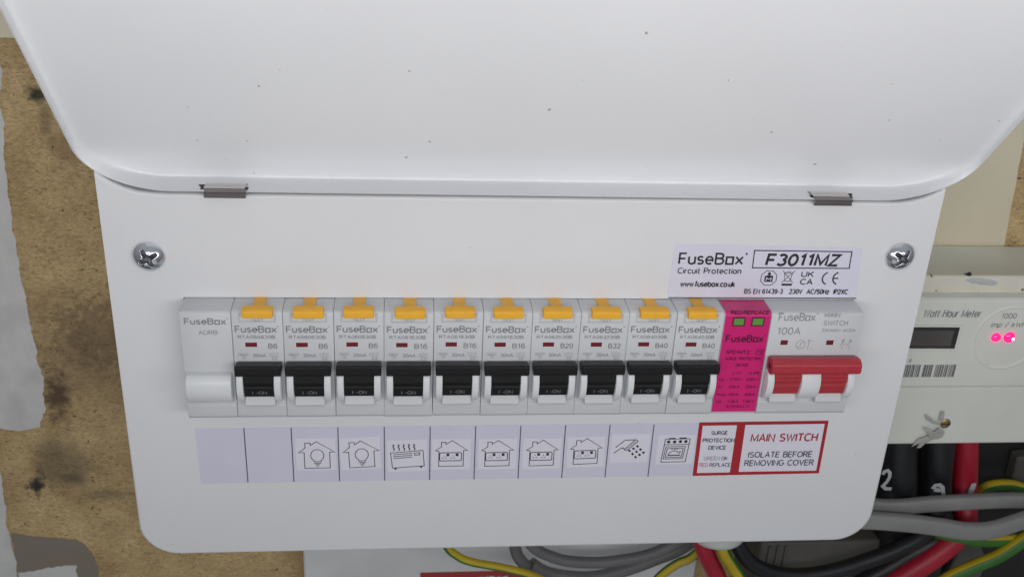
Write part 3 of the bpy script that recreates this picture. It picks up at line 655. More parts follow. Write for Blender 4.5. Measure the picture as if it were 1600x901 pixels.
# lid, raised and leaning forward
LA = math.radians(51)
LD = Vector((0, -math.cos(LA), math.sin(LA))); LN = Vector((0, -math.sin(LA), -math.cos(LA)))
LP = Vector((0, -3.0, 41.5))      # front edge of the hinge flange
LX0, LX1, LH, LR = -43.4, 257.6, 150.0, 25.0
FL = Vector((0, 14.0, 0.25))       # the hinge flange runs back from there to the foot of the lid's face
FD, FN = FL.dot(LD), FL.dot(LN)    # (-8.8, -10.9): along and across the face
def sm(a, b_, t): t = min(1, max(0, (t - a) / (b_ - a))); return t * t * (3 - 2 * t)
def lid_mesh():
    """shallow pressed tray seen from its inside: face, turned-up rim all round, wide flange along the hinge"""
    b = bmesh.new()
    HB, HSIDE = -FN, 2.6
    DM = HB - HSIDE
    def loop(x0, x1, z0, z1, r):
        P = []
        for cx, cz, a0 in ((x0, z0, 180), (x1, z0, 270), (x1, z1, 0), (x0, z1, 90)):
            ox, oz = cx + (r if cx == x0 else -r), cz + (r if cz == z0 else -r)
            for q in range(23):
                k = {180: 1 - q / 22, 270: q / 22, 0: 1, 90: 1}[a0]
                P.append((ox + r * math.cos(math.radians(a0 + 90 * q / 22)), oz + r * math.sin(math.radians(a0 + 90 * q / 22)), k, -1 if cx == x0 else 1))
            if a0 == 180: ns = 48
            elif a0 == 0: ns = 20
            else: ns = 20
            P.append(('seg', ns))
        Q = []
        for i, p in enumerate(P):
            if p[0] == 'seg':
                a = P[i - 1]; c = P[(i + 1) % len(P)]; n = p[1]
                for q in range(1, n):
                    f = q / n; Q.append((a[0] + (c[0] - a[0]) * f, a[1] + (c[1] - a[1]) * f, a[2] + (c[2] - a[2]) * f, a[3] + (c[3] - a[3]) * f))
            else: Q.append(p)
        return Q
    base = loop(LX0, LX1, 0, LH, LR); floor_ = loop(LX0 - .55 * DM, LX1 + 1.07 * DM, FD, LH, 27)
    N_ = len(base)
    def W(x, t, h): q = LP + LD * t + LN * h; return Vector((x, q.y, q.z))
    rim = []
    pl = []
    for x, t, k, side in base:
        k = k * k * (3 - 2 * k); dh = DM * k
        pl.append((x + (side * 1.07 if side > 0 else side * .55) * dh, t - 1.6 * dh, dh, k))
    for i in range(N_):
        a = Vector(floor_[i - 1][:2]); c = Vector(floor_[(i + 1) % N_][:2]); d = (c - a).normalized(); nr = Vector((-d.y, d.x))
        xx, tt, dh, k = pl[i]; fx, ft = floor_[i][:2]
        r = 1.6 + 2.2 * k
        A = W(xx, tt, -dh); C_ = W(fx + nr.x * .25, ft + nr.y * .25, -HB); F_ = W(fx + nr.x * r, ft + nr.y * r, -HB)
        Bk = W(fx - nr.x * .9, ft - nr.y * .9, -HB - 1.1); Bf = W(fx + nr.x * 8, ft + nr.y * 8, -HB - 1.1); Ao = W(xx - nr.x * .9, tt - nr.y * .9 - .3 * (1 - k), -dh - .5)
        rim.append((A, C_, F_, r, Bk, Bf, Ao))
    def ring(f): return [b.verts.new(f(q)) for q in rim]
    rings = [ring(lambda q: q[5]), ring(lambda q: q[4]), ring(lambda q: q[6]), ring(lambda q: q[0])]
    for v in (.25, .5): rings.append(ring(lambda q: q[0].lerp(q[1], v * max(0.05, 1 - q[3] / max(.1, (q[1] - q[0]).length)))))
    for n in range(9):
        u = n / 8
        def f(q):
            L = (q[1] - q[0]).length; w0 = q[1].lerp(q[0], min(.95, q[3] / L)); return w0 * (1 - u) ** 2 + q[1] * 2 * u * (1 - u) + q[2] * u * u
        rings.append(ring(f))
    for j in range(len(rings) - 1):
        for i in range(N_):
            b.faces.new((rings[j][i], rings[j][(i+1)%N_], rings[j+1][(i+1)%N_], rings[j+1][i]))
    for r_ in (rings[0], rings[-1]):
        es = [b.edges.get((r_[i], r_[(i+1)%N_])) for i in range(N_)]
        bmesh.ops.triangle_fill(b, edges=es, use_beauty=True, use_dissolve=False)
    bmesh.ops.recalc_face_normals(b, faces=b.faces)
    return b
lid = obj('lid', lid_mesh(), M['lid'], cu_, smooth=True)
def fl(x, v, off=0.0):      # a point on the hinge flange, v = 0 at its front edge, 1 at the foot of the face
    q = LP + FL * v; return Vector((x, q.y, q.z + off))
# hinge slots and spring clips, near the two ends of the flange
for cx, flip in ((-0.9, 1), (214.8, -1)):
    b = bmesh.new()
    vs = [b.verts.new(fl(x, v, .06)) for x, v in ((cx - 8, .12), (cx + 8, .12), (cx + 8, .74), (cx - 8, .74))]; b.faces.new(vs)
    hc = cx - flip * 7.9
    vs = [b.verts.new(fl(hc + 1.3 * math.cos(a), .52 + .24 * math.sin(a), .09)) for a in [2*math.pi*i/16 for i in range(16)]]; b.faces.new(vs)
    obj('hinge_slot', b, M['hole'], lid)
    xa, xb = (cx - 6.4, cx + 7.4) if flip > 0 else (cx - 7.4, cx + 6.4)
    def strap(nm, prof, xa, xb, m):
        b = bmesh.new(); sk = -.7 * flip
        A = [b.verts.new((xa + sk * i / len(prof), p.y, p.z)) for i, p in enumerate(prof)]; B = [b.verts.new((xb + sk * i / len(prof), p.y, p.z)) for i, p in enumerate(prof)]
        for i in range(len(prof) - 1): b.faces.new((A[i], B[i], B[i+1], A[i+1]))
        return obj(nm, b, m, lid, smooth=True)
    strap('hinge_clip', [fl(0, .52, .1), fl(0, .50, .45), fl(0, .42, .65), fl(0, .32, .65), fl(0, .22, .4), fl(0, .19, .1)], xa, xb, M['clip'])
    strap('hinge_clip', [fl(0, .16, .1), fl(0, .10, .35), fl(0, .02, .30), fl(0, -.03, -.1), Vector((0, -3.2, 40.8)), Vector((0, -2.3, 40.2)), Vector((0, -2.6, 39.8)), Vector((0, -2.4, 38.9)), Vector((0, -.2, 38.8))], xa + .2, xb + .4, M['clip_dark'])

# cover screws with a cross recess
def screw(cx, cz, rot, tilt=(0, 0)):
    b = bmesh.new(); NR, NA = 44, 160; R = 5.45; rows = []
    def depth(x, z):
        r = math.hypot(x, z); h = 2.5 * (1 - (r / R) ** 2.6) if r < R else 0
        c, s_ = math.cos(rot), math.sin(rot); u, v = c * x + s_ * z, -s_ * x + c * z
        arm = min(max(abs(u), 0), max(abs(v), 0)); lng = max(abs(u), abs(v))
        wd = .92 - .10 * lng
        k = 1 / (1 + math.exp((arm - wd) / .06)) * (1 / (1 + math.exp((lng - 3.5) / .1)))
        d2 = min(abs(u - v), abs(u + v)) / 1.414
        k2 = 1 / (1 + math.exp((d2 - .25) / .08)) * (1 / (1 + math.exp((r - 2.4) / .12)))
        return h - 1.9 * k * (1 - .15 * lng) - .12 * k2 * (1 - k)
    cen = b.verts.new((0, -1.2 - depth(0, 0), 0))
    for j in range(1, NR + 1):
        r = R * j / NR
        rows.append([b.verts.new((r * math.cos(2*math.pi*i/NA), -1.2 - depth(r * math.cos(2*math.pi*i/NA), r * math.sin(2*math.pi*i/NA)), r * math.sin(2*math.pi*i/NA))) for i in range(NA)])
    rows.append([b.verts.new((R * .97 * math.cos(2*math.pi*i/NA), .3, R * .97 * math.sin(2*math.pi*i/NA))) for i in range(NA)])
    for i in range(NA): b.faces.new((cen, rows[0][i], rows[0][(i+1)%NA]))
    for j in range(len(rows) - 1):
        for i in range(NA): b.faces.new((rows[j][i], rows[j][(i+1)%NA], rows[j+1][(i+1)%NA], rows[j+1][i]))
    bmesh.ops.recalc_face_normals(b, faces=b.faces)
    for f in b.faces:
        c_ = f.calc_center_median(); c, s_ = math.cos(rot), math.sin(rot); u, v = abs(c * c_.x + s_ * c_.z), abs(-s_ * c_.x + c * c_.z)
        if min(u, v) < .86 - .10 * max(u, v) and max(u, v) < 3.45 and c_.y < -1.2: f.material_index = 1
    return obj('cover_screw', b, [M['chrome'], M['recess']], cu_, smooth=True, loc=(cx, 0, cz))
screw(-28.4, 16.2, .5); screw(245.7, 18.4, .95)

# rating label
PY = -0.10
def on_cover(px, py): p = at(px, py, 0); return (p.x, p.z)
rl = obj('rating_label', prism_y([(158.6, .9), (232.2, .9), (230.6, 21.6), (159.0, 22.6)], PY, -.01), M['rating'], cu_)
ln = obj('label_edge', ribbons([([(159, .62), (232.2, .62)], False)], .38, PY - .02), M['ink_black'], rl)
b = bmesh.new()
def boxpx(x0, y0, x1, y1): a = at(x0, y1, 0); c = at(x1, y0, 0); return a.x, a.z, c.x, c.z
x0_, z0_, x1_, z1_ = boxpx(1059, 396, 1167, 413); logo(b, x0_, z0_, x1_, z1_ + .3, PY - .05, weight=.006, rw=.62)
text_at(b, 'Circuit Protection', (1058, 418), (1157.5, 427.5), 0, PY - .05, weight=.006)
text_at(b, 'www.fusebox.co.uk', (1062, 438.5), (1148, 448), 0, PY - .05, weight=.014)
text_at(b, 'F3011MZ', (1194, 396), (1309, 416), 0, PY - .05, weight=.016, slant=.14)
text_at(b, 'BS EN 61439-3   230V  AC/50Hz  IP2XC', (1162, 451), (1324, 459), 0, PY - .05, weight=.012)
text_at(b, 'UK', (1251, 423.5), (1271, 432.5), 0, PY - .05, weight=.012)
text_at(b, 'CA', (1249, 435), (1269, 444.5), 0, PY - .05, weight=.012)
obj('lettering', b, M['ink_black'], rl)
b = bmesh.new()
fr = [on_cover(*p) for p in ((1175.5, 418), (1179, 391), (1331, 393), (1326.5, 419))]
ribbons([(fr, True)], .42, PY - .06, b)
# CE letters
cc = on_cover(1291, 434.5); ribbons([(arcp(cc[0] + 1.0, cc[1], 2.55, 110, 250, 12), False)], .55, PY - .06, b)
cc = on_cover(1307.5, 434.5); ribbons([(arcp(cc[0] + 1.0, cc[1], 2.55, 110, 250, 12), False), ([(cc[0] - 1.3, cc[1]), (cc[0] + .5, cc[1])], False)], .55, PY - .06, b)
# octagon with a reader
cc = on_cover(1201, 434)
ribbons([([(cc[0] + 3.2 * math.cos(math.radians(22.5 + 45 * i)), cc[1] + 3.2 * math.sin(math.radians(22.5 + 45 * i))) for i in range(8)], True)], .26, PY - .06, b)
disc(cc[0], cc[1] + 1.75, .62, PY - .06, b, 12)
b.faces.new([b.verts.new((cc[0] + x, PY - .06, cc[1] + z)) for x, z in ((-1.6, -1.6), (-1.6, .8), (-.8, 1.1), (.8, 1.1), (1.6, .8), (1.6, -1.6))][::-1])
# crossed bin
cc = on_cover(1231, 433)
X = lambda pts: [(cc[0] + x, cc[1] + z) for x, z in pts]
ribbons([(X([(-1.5, 1.6), (-1.0, -1.6), (1.0, -1.6), (1.5, 1.6)]), False), (X([(-1.9, 1.8), (1.9, 1.8)]), False), (X([(-2.4, 2.8), (2.2, -2.2)]), False), (X([(2.4, 2.8), (-2.2, -2.2)]), False), (X([(-.9, 2.3), (.9, 2.3)]), False)], .22, PY - .06, b)
ribbons([(X([(-2.0, -3.0), (2.0, -3.0)]), False)], .85, PY - .06, b)
obj('symbols', b, M['ink_black'], rl)
b = bmesh.new()
ribbons([(X([(-9.0, -.2), (-9.0, -1.6)]), False), (X([(-8.1, -.2), (-8.1, -1.6)]), False), (X([(-7.2, -.2), (-7.2, -1.6)]), False)], .35, PY - .08)
b.free()
b = bmesh.new(); cc = on_cover(1201, 434); ribbons([([(cc[0]-.9, cc[1]-1.2), (cc[0]-.9, cc[1]+.1), (cc[0], cc[1]-.5), (cc[0]+.9, cc[1]+.1), (cc[0]+.9, cc[1]-1.2)], False)], .3, PY - .09, b)
obj('symbol_highlight', b, M['rating'], rl)

# circuit strip
strip = obj('circuit_strip', prism_y([(-18.0, -80.6), (178.6, -80.0), (178.0, -54.6), (-18.3, -55.2)], -.08, -.01), M['strip'], cu_)
for i in range(10):
    x = -.15 + 17.74 * i
    obj('divider', ribbons([([(x, -55.2), (x + .1, -80.3)], False)], .42, -.11), M['ink_slate'], strip)
def icon(name, px, py, rot, w, h, lines, discs=(), lw=.30):
    """a white square sticker with a line drawing; lines in a grid of 240 x 217 units about its centre, y down"""
    c = at(px, py, 0); KX, KZ = 1 / 15.4, 1 / 14.3
    ca, sa = math.cos(math.radians(rot)), math.sin(math.radians(rot))
    def T(p): x, z = p[0] * KX, -p[1] * KZ; return (c.x + ca * x - sa * z, c.z + sa * x + ca * z)
    w2, h2 = w / 2 / KX / 1, h / 2 / KZ
    s = obj('icon_sticker', prism_y([T((-w2, h2)), (T((w2, h2))), T((w2, -h2)), T((-w2, -h2))], -.16, -.09), M['sticker'], cu_)
    s['label'] = name
    b = ribbons([([T(p) for p in L[0]], L[1]) + tuple(L[2:]) for L in lines], lw, -.19)
    for (x, y, r) in discs: q = T((x, y)); disc(q[0], q[1], r * KX, -.2, b, 10)
    obj('line_drawing', b, M['ink_black'], s)
    return s
def house(dx=0, dy=0):
    return ([(x - 814 + dx, y - 263 + dy) for x, y in ((745, 355), (745, 250), (712, 250), (752, 220), (752, 188), (783, 188), (783, 204), (820, 180), (927, 250), (896, 250), (896, 355))], True)
bulb = [(arcp(6, -4, 39, -52, 232, 22), False)]
bulb = [([(p[0], -(p[1]) + 4 + 4) for p in arcp(8, -3 + 4, 39, -58, 238, 24)], False)]
def bulbs():
    P = [(8 + 39 * math.cos(math.radians(a)), 8 + 39 * math.sin(math.radians(a))) for a in range(122, 419, 12)]
    P = P + [(28, 49), (-12, 49)]
    return [(P, True), ([(-14, 60), (30, 60)], False, .3), ([(-6, 69), (22, 69)], False, .3), ([(1, 78), (15, 78)], False, .3)]
icon('sticker of a house with a light bulb, set square', 493.6, 708.8, 0.5, 15.4, 14.8, [house()] + bulbs())
icon('sticker of a house with a light bulb, set slightly tilted', 563.0, 707.5, 3, 15.6, 14.8, [house()] + bulbs())
heat = [([(-100, -22), (96, -32), (102, 72), (-90, 80)], True), ([(-84, -10), (32, -16)], False), ([(-84, 3), (32, -3)], False), ([(-82, 16), (30, 10)], False),
        ([(44, -16), (76, -18), (76, -4), (46, -2)], True), ([(-78, 80), (-74, 88), (-66, 80)], False, .5), ([(88, 72), (84, 80), (76, 74)], False, .5)]
for k in range(5):
    x = -80 + 31 * k; heat.append(([(x - 6, -76), (x + 2, -72), (x - 4, -58), (x + 4, -48), (x, -36)], False, .42))
icon('sticker of an electric heater with rising heat', 636.2, 711.0, 1.5, 15.6, 14.8, heat)
def socket():
    L = [([(-72, -14 + 20), (64, -14 + 20), (70, -8 + 20), (70, 40 + 20), (64, 46 + 20), (-72, 46 + 20), (-78, 40 + 20), (-78, -8 + 20)], True)]
    L = [([(x, y - 18) for x, y in L[0][0]], True, .34)]
    for x in (-22, 40): L.append(([(x, -6), (x, 14)], False, 1.1))
    for x in (-56, -36, 0, 20): L.append(([(x - 5, 27), (x + 5, 27)], False, .32))
    for x in (-46, 12): L.append(([(x, 8), (x, 14)], False, .3))
    return L
def house2():
    return ([(x - 105, y - 290) for x, y in ((22, 380), (22, 266), (-2, 262), (38, 235), (38, 200), (68, 200), (68, 216), (110, 188), (216, 262), (188, 262), (188, 378))], True)
def rs_(L, k=15.4 / 17.1): return [([(x * k, y * k) for x, y in l[0]],) + tuple(l[1:]) for l in L]
for (px, py, rot, nm) in ((705.0, 708.8, 0, 'leftmost of the four stickers of a house with a double socket'), (777.0, 708.5, 0.3, 'house and double socket sticker under the last B16 switch'),
                      (846.6, 708.0, 0.2, 'house and double socket sticker next to the raised tilted one'), (915.2, 705.4, 1.4, 'raised and slightly tilted house and double socket sticker beside the shower')):
    icon(nm, px, py, rot, 15.2, 14.4, rs_([house2()] + socket()))
sh = [([(-100, -8), (-38, -62), (36, -66), (52, -54), (-20, 16), (-34, 12), (-48, -8)], False, .34), ([(-108, 34), (-56, -6), (-50, 2)], False, .34), ([(30, -66), (-38, 8)], False, .26), ([(36, -58), (-24, 4)], False, .2)]
for r in range(3):
    for c_ in range(3):
        x = 0 + 26 * r + 24 * c_ * .98 ; y = 18 + 24 * c_ - 17 * r
        sh.append(([(x - 7 , y - 5), (x + 6, y + 6)], False, .85))
icon('sticker of a shower head with water drops', 984, 699.6, 0, 15.6, 13.6, rs_(sh))
ov = [([(-84, -84), (98, -86), (84, 98), (-98, 100)], True, .3), ([(-90, -40), (94, -42)], False), ([(-74, -24), (70, -26), (60, 72), (-84, 74)], True), ([(-62, -10), (56, -12), (48, 60), (-70, 62)], True),
      ([(-50, 40), (-40, 22), (-18, 10), (10, 12), (30, 30), (38, 16), (30, 8)], False), ([(-54, 46), (40, 44)], False, .5), ([(-30, 0), (-22, -6)], False), ([(-10, 2), (0, -8)], False), ([(8, 0), (18, -8)], False), ([(-60, -88), (-10, -90)], False, .6), ([(18, -90), (70, -92)], False, .6)]
icon('sticker of a cooker with a roast in its oven', 1055.4, 701.5, 0, 15.4, 14.2, rs_(ov, 15.4 / 18), [(-58 * .86, -62 * .86, 11), (-14 * .86, -62 * .86, 11), (28 * .86, -64 * .86, 11), (68 * .86, -64 * .86, 11)])

# red and white warning label
wl_ = obj('warning_label', prism_y([(178.2, -80.1), (231.6, -79.7), (231.2, -54.2), (177.8, -54.5)], -.20, -.01), mat('red_label_print', (0.40, 0.012, 0.022), .35), cu_)
wl_['label'] = 'red bordered label reading surge protection device and main switch'
obj('white_field', prism_y([(179.8, -78.7), (193.6, -78.6), (193.4, -55.9), (179.4, -56.0)], -.24, -.21), M['sticker'], wl_)
obj('white_field', prism_y([(197.3, -78.4), (230.2, -78.3), (229.8, -55.6), (196.9, -55.8)], -.24, -.21), M['sticker'], wl_)
b = bmesh.new(); ty = -.29
for s_, tl, br in (('SURGE', (1110.5, 672), (1136.5, 678.5)), ('PROTECTION', (1097, 683.5), (1147, 690)), ('DEVICE', (1106, 695), (1134, 701.5))): text_at(b, s_, tl, br, 0, ty, weight=.012)
text_at(b, 'OK', (1126.5, 712), (1136, 718), 0, ty, weight=.005); text_at(b, 'REPLACE', (1108, 722), (1141, 728), 0, ty, weight=.005)
obj('black_lettering', b, M['ink_slate'], wl_)
b = bmesh.new(); text_at(b, 'GREEN', (1099, 712), (1124, 718), 0, ty); obj('green_lettering', b, M['ink_green'], wl_)
b = bmesh.new(); text_at(b, 'RED', (1092, 722), (1105.5, 728), 0, ty); obj('pale_red_lettering', b, M['ink_pink'], wl_)
b = bmesh.new(); text_at(b, 'MAIN SWITCH', (1171.5, 676), (1276, 689), 0, ty, weight=.008, slant=.03, rise=.002); obj('red_lettering', b, M['ink_red'], wl_)
b = bmesh.new(); text_at(b, 'ISOLATE BEFORE', (1168, 704), (1268, 713.5), 0, ty, weight=.006); text_at(b, 'REMOVING COVER', (1162, 717), (1270, 726.5), 0, ty, weight=.006)
obj('grey_lettering', b, M['ink_slate'], wl_)

# ------------------------------------------------------------------ modules
FY = -11.0
BODY = [(42, -.1), (-9.6, -.1), (-10.4, -.45), (FY, -1.6), (FY, -38.0), (FY - .35, -38.3), (FY - .35, -42.7), (FY + .3, -43.7), (FY + 1.6, -44.5), (42, -44.7)]
DRUM = [(-10.8, -22.0), (-14.6, -22.8), (-15.6, -24.2), (-15.9, -26.4), (-15.4, -27.9), (-14.9, -28.3), (-15.3, -28.9), (-14.35, -32.8), (-13.4, -33.3), (-10.8, -33.5)]
GUARD = [(-10.8, -22.4), (-13.6, -22.8), (-15.3, -24.0), (-16.2, -26.2), (-16.4, -29.0), (-15.9, -31.6), (-14.8, -33.8), (-13.2, -35.4), (-11.6, -36.2), (-10.8, -36.3)]
LEDGE = [(-10.9, -32.9), (-12.5, -33.1), (-14.0, -36.6), (-13.6, -37.5), (-10.9, -37.9)]
BAR = [(-11.2, -20.2), (-12.2, -19.6), (-16.6, -18.9), (-17.4, -19.3), (-17.6, -22.0), (-16.9, -23.0), (-15.4, -23.4), (-13.0, -23.2), (-11.2, -23.0)]
def P_(prof, dy=0, dz=0): return [(y + dy, z + dz) for y, z in prof]
def toggle(parent, xa, xb, da, db_, m):
    t = obj('toggle', prism(BAR, xa, xb, .22, 1), m, parent)
    return t
def window(parent, x0, x1, z0, z1):
    b = bmesh.new()
    f = obj('indicator_frame', ribbons([([(x0 - .12, z0 - .12), (x1 + .12, z0 - .12), (x1 + .12, z1 + .12), (x0 - .12, z1 + .12)], True)], .28, FY - .12), M['plastic_light'], parent)
    obj('indicator_window', prism_y([(x0, z0), (x1, z0), (x1, z1), (x0, z1)], FY - .10, FY + .2), M['window'], f)
def make_breaker():
    t = thing('circuit_breaker', '', 'circuit breaker')
    body = obj('body', prism(BODY, .05, 17.75, .22, 2), M['plastic'], t, smooth=True)
    # raised pocket round the test button
    b = bmesh.new(); y0, y1 = FY - .28, FY + .1
    for pr in ((2.5, 3.1, -4.3, -.9), (15.0, 15.6, -4.3, -.9), (3.1, 15.0, -4.3, -3.9)): box(pr[0], pr[1], y0, y1, pr[2], pr[3], bm=b, bev=.12)
    obj('button_surround', b, M['plastic'], t)
    # yellow T shaped button: stem runs back over the top, bar hangs over the front edge
    st = prism([(3.0, -.05), (3.0, .2), (-9.2, .5), (-10.4, .5), (-10.4, -.05)], 6.9, 11.3, .1)
    merge(st, prism([(-8.0, -.05), (-8.0, .7), (-9.0, 1.3), (-12.0, 1.0), (-12.8, .5), (-12.9, -1.75), (-12.4, -2.05), (-10.9, -2.05), (-10.9, -1.2)], 3.8, 14.4, .3, 2))
    obj('test_button', st, M['yellow'], t)
    toggle(t, .75, 16.8, 3.6, 14, M['black'])
    dr = obj('drum', prism(DRUM, 3.5, 14.0, .12), M['black'], t)
    b = bmesh.new(); put_text(b, 'I -ON', 6.3, 0, 11.5, 1.7, 0, weight=.006)
    for v in b.verts:       # the lettering lies on the slanting lower facet
        zz = -31.8 + v.co.z; v.co.y = v.co.y - 15.3 + (-28.9 - zz) / 4.5 * 1.1 - .09; v.co.z = zz
    obj('lettering', b, M['ink_drum'], dr)
    obj('side_guard', prism(GUARD, .95, 3.35, .35, 2), M['plastic_light'], t, smooth=True)
    obj('side_guard', prism(GUARD, 14.15, 16.6, .35, 2), M['plastic_light'], t, smooth=True)
    obj('ledge', prism(LEDGE, 3.4, 14.1, .15), M['plastic'], t)
    window(t, 4.3, 8.5, -14.2, -12.35)
    y = FY - .07
    b = bmesh.new(); logo(b, 1.0, -8.5, 16.2, -5.7, y, weight=.009, rw=.5); obj('logo', b, M['ink_grey'], t)
    b = bmesh.new(); put_text(b, 'TEST', 6.9, -3.85, 11.1, -2.95, y); obj('test_lettering', b, M['ink_grey'], t)
    b = bmesh.new(); put_text(b, '30mA', 6.6, -18.4, 11.4, -16.9, y, weight=.004)
    X = lambda pts, ox, oz: [(ox + p[0], oz + p[1]) for p in pts]
    ribbons([(X([(0, 0), (3.6, 0)], 1.6, -16.9), False), (X([(0, -.55), (3.6, -.55)], 1.6, -16.9), False), (X([(0, 0), (.45, .4), (.9, 0), (1.35, -.4), (1.8, 0)], 2.5, -17.9), False), (X([(.2, 0), (1.6, 0)], 2.6, -18.8), False)], .17, y, b)
    ribbons([(X([(0, 0), (1.2, 0), (2.0, .5)], 12.4, -17.0), False), (X([(2.2, 0), (3.4, 0)], 12.4, -17.0), False), (X([(0, -.9), (1.2, -.9), (2.0, -.4)], 12.4, -17.0), False), (X([(2.2, -.9), (3.4, -.9)], 12.4, -17.0), False), (X([(1.2, -1.5), (2.6, -1.5), (2.6, -2.4), (1.2, -2.4)], 12.4, -17.0), True)], .17, y, b)
    obj('symbols', b, M['ink_soft'], t)
    return t
RAT = ['B6', 'B6', 'B6', 'B16', 'B16', 'B16', 'B20', 'B32', 'B40', 'B40']
MOD = ['RTA060630B'] * 3 + ['RTA061630B'] * 3 + ['RTA062030B', 'RTA063230B'] + ['RTA064030B'] * 2
LAB = ['B6 circuit breaker with black switch and yellow test button, right beside the plain blank module',
       'middle one of the three B6 circuit breakers, its neighbours on both sides also marked B6',
       'B6 circuit breaker right beside the first B16 one, above a light bulb sticker',
       'B16 circuit breaker next to the last B6 one, above the tilted bulb sticker',
       'B16 circuit breaker in the middle between two other B16 ones',
       'B16 circuit breaker directly left of the B20 one',
       'the only circuit breaker marked B20, between the B16 and B32 ones',
       'the only circuit breaker marked B32, between the B20 and B40 ones',
       'B40 circuit breaker directly right of the B32 one',
       'B40 circuit breaker directly beside the magenta surge module']
proto = make_breaker(); cache = {}
for i in range(10):
    t = proto if i == 0 else copy_tree(proto)
    t.location = Vector((17.8 * i, 0, 0)) * S
    t['label'] = LAB[i]; t['group'] = 'circuit breakers in a row in the fuse board'; t['category'] = 'circuit breaker'
breakers = sorted([o for o in COL.objects if o.name.startswith('circuit_breaker') and o.parent is None], key=lambda o: o.location.x)
rj = random.Random(5)
for i, t in enumerate(breakers):
    key = (RAT[i], MOD[i])
    if key not in cache:
        y = FY - .07; b = bmesh.new(); wdt = 3.3 if len(RAT[i]) == 2 else 4.7
        put_text(b, RAT[i], 15.6 - wdt, -14.9, 15.6, -12.8, y, weight=.007); o1 = obj('rating_lettering', b, M['ink_grey'], t)
        b = bmesh.new(); put_text(b, MOD[i], 1.9, -10.9, 14.9, -9.5, y, weight=.010); o2 = obj('model_lettering', b, M['ink_soft'], t)
        cache[key] = (o1.data, o2.data)
    else:
        for nm, me in zip(('rating_lettering', 'model_lettering'), cache[key]):
            o = bpy.data.objects.new(nm, me); COL.objects.link(o); o.parent = t
    t.rotation_euler.y = rj.uniform(-.0022, .0022); t.location.y += rj.uniform(-.2, .2) * S; t.location.z += rj.uniform(-.08, .08) * S
    for ch in t.children:
        if ch.name.startswith('toggle'):
            ch.location = (rj.uniform(-.12, .12) * S, rj.uniform(-.2, .2) * S, rj.uniform(-.18, .12) * S); ch.rotation_euler = (0, rj.uniform(-.0015, .0015), rj.uniform(-.004, .004))
        if ch.name.startswith('test_button'): ch.location = (rj.uniform(-.2, .2) * S, 0, 0)

# blank module
bl = thing('blank_module', 'plain blank module without a switch at the left end of the row', 'blank module', (-17.8, 0, 0))
obj('body', prism(BODY, .05, 17.7, .22, 2), M['plastic'], bl, smooth=True)
obj('bulge', prism([(-10.8, -24.2), (-13.4, -24.6), (-14.6, -25.6), (-15.3, -27.4), (-15.5, -29.6), (-15.1, -32.0), (-14.0, -34.3), (-12.4, -36.1), (-11.6, -36.6), (-10.8, -36.7)], .9, 16.8, .35, 2), M['plastic_light'], bl, smooth=True)
b = bmesh.new(); y = FY - .07; logo(b, 1.6, -5.2, 16.6, -2.6, y, .009, rw=.5); obj('logo', b, M['ink_grey'], bl)
b = bmesh.new(); put_text(b, 'ADRB', 6.2, -9.2, 12.8, -7.4, y); obj('lettering', b, M['ink_soft'], bl)

# surge protection module
sp = thing('surge_protector', 'magenta surge protection module with two green windows', 'surge protector', (178.0, 0, 0))
obj('body', prism([(42, -.1), (-9.6, -.1), (-10.4, -.45), (FY, -1.6), (FY, -43.0), (FY + .4, -43.7), (42, -44.6)], .09, 17.71, .22, 2), M['plastic'], sp, smooth=True)
obj('printed_sheet', prism([(-.5, -.08), (-.5, .03), (-9.62, .03), (-10.48, -.38), (FY - .1, -1.6), (FY - .1, -42.6), (FY - .02, -42.7), (FY, -1.7), (-9.6, -.1)], .25, 17.55), M['pink'], sp)
def sx(px, py): p = at(px, py, FY); return p.x - 178.0, p.z
b = bmesh.new(); y = FY - .16
def spt(s, tl, br, wgt=.012, sl=0):
    a_ = at(tl[0], br[1], FY); c_ = at(br[0], br[1], FY); t_ = at((tl[0]+br[0])/2, tl[1], FY); d_ = at((tl[0]+br[0])/2, br[1], FY)
    put_text(b, s, a_.x - 178.0, a_.z, c_.x - 178.0, a_.z + t_.z - d_.z, y, weight=wgt, slant=sl)
spt('RED:REPLACE', (1142, 484.5), (1202, 491)); 
a_ = sx(1132, 535); c_ = sx(1196, 525); logo(b, a_[0] + .2, a_[1] + .2, c_[0], c_[1] + .6, y, .012, rw=.5)
spt('SPD1MT2', (1133.5, 546.5), (1170.5, 552.5)); spt('T2', (1182.5, 547), (1190, 552)); spt('SURGE PROTECTION', (1132.5, 557.5), (1189, 562)); spt('DEVICE', (1149, 567.5), (1169, 572))
for s_, tl, br in (('L-N    N-PE', (1144, 580), (1187, 585)), ('Uc   275V~  255V~', (1123.5, 590), (1185, 594.5)), ('In    20kA   20kA', (1122, 601.5), (1180.5, 605.8)), ('Imax 40kA   40kA', (1119.5, 613.5), (1179, 617.8)), ('Up   1.3kV  1.5kV', (1117.5, 624.3), (1177.5, 628.6)), ('IEC61643-11', (1134.5, 632.5), (1170, 636.3))): spt(s_, tl, br, .008)
a_ = sx(1180.5, 554); c_ = sx(1192.5, 545.5); ribbons([([a_, (c_[0], a_[1]), c_, (a_[0], c_[1])], True)], .2, y, b)
obj('lettering', b, M['ink_plum'], sp)
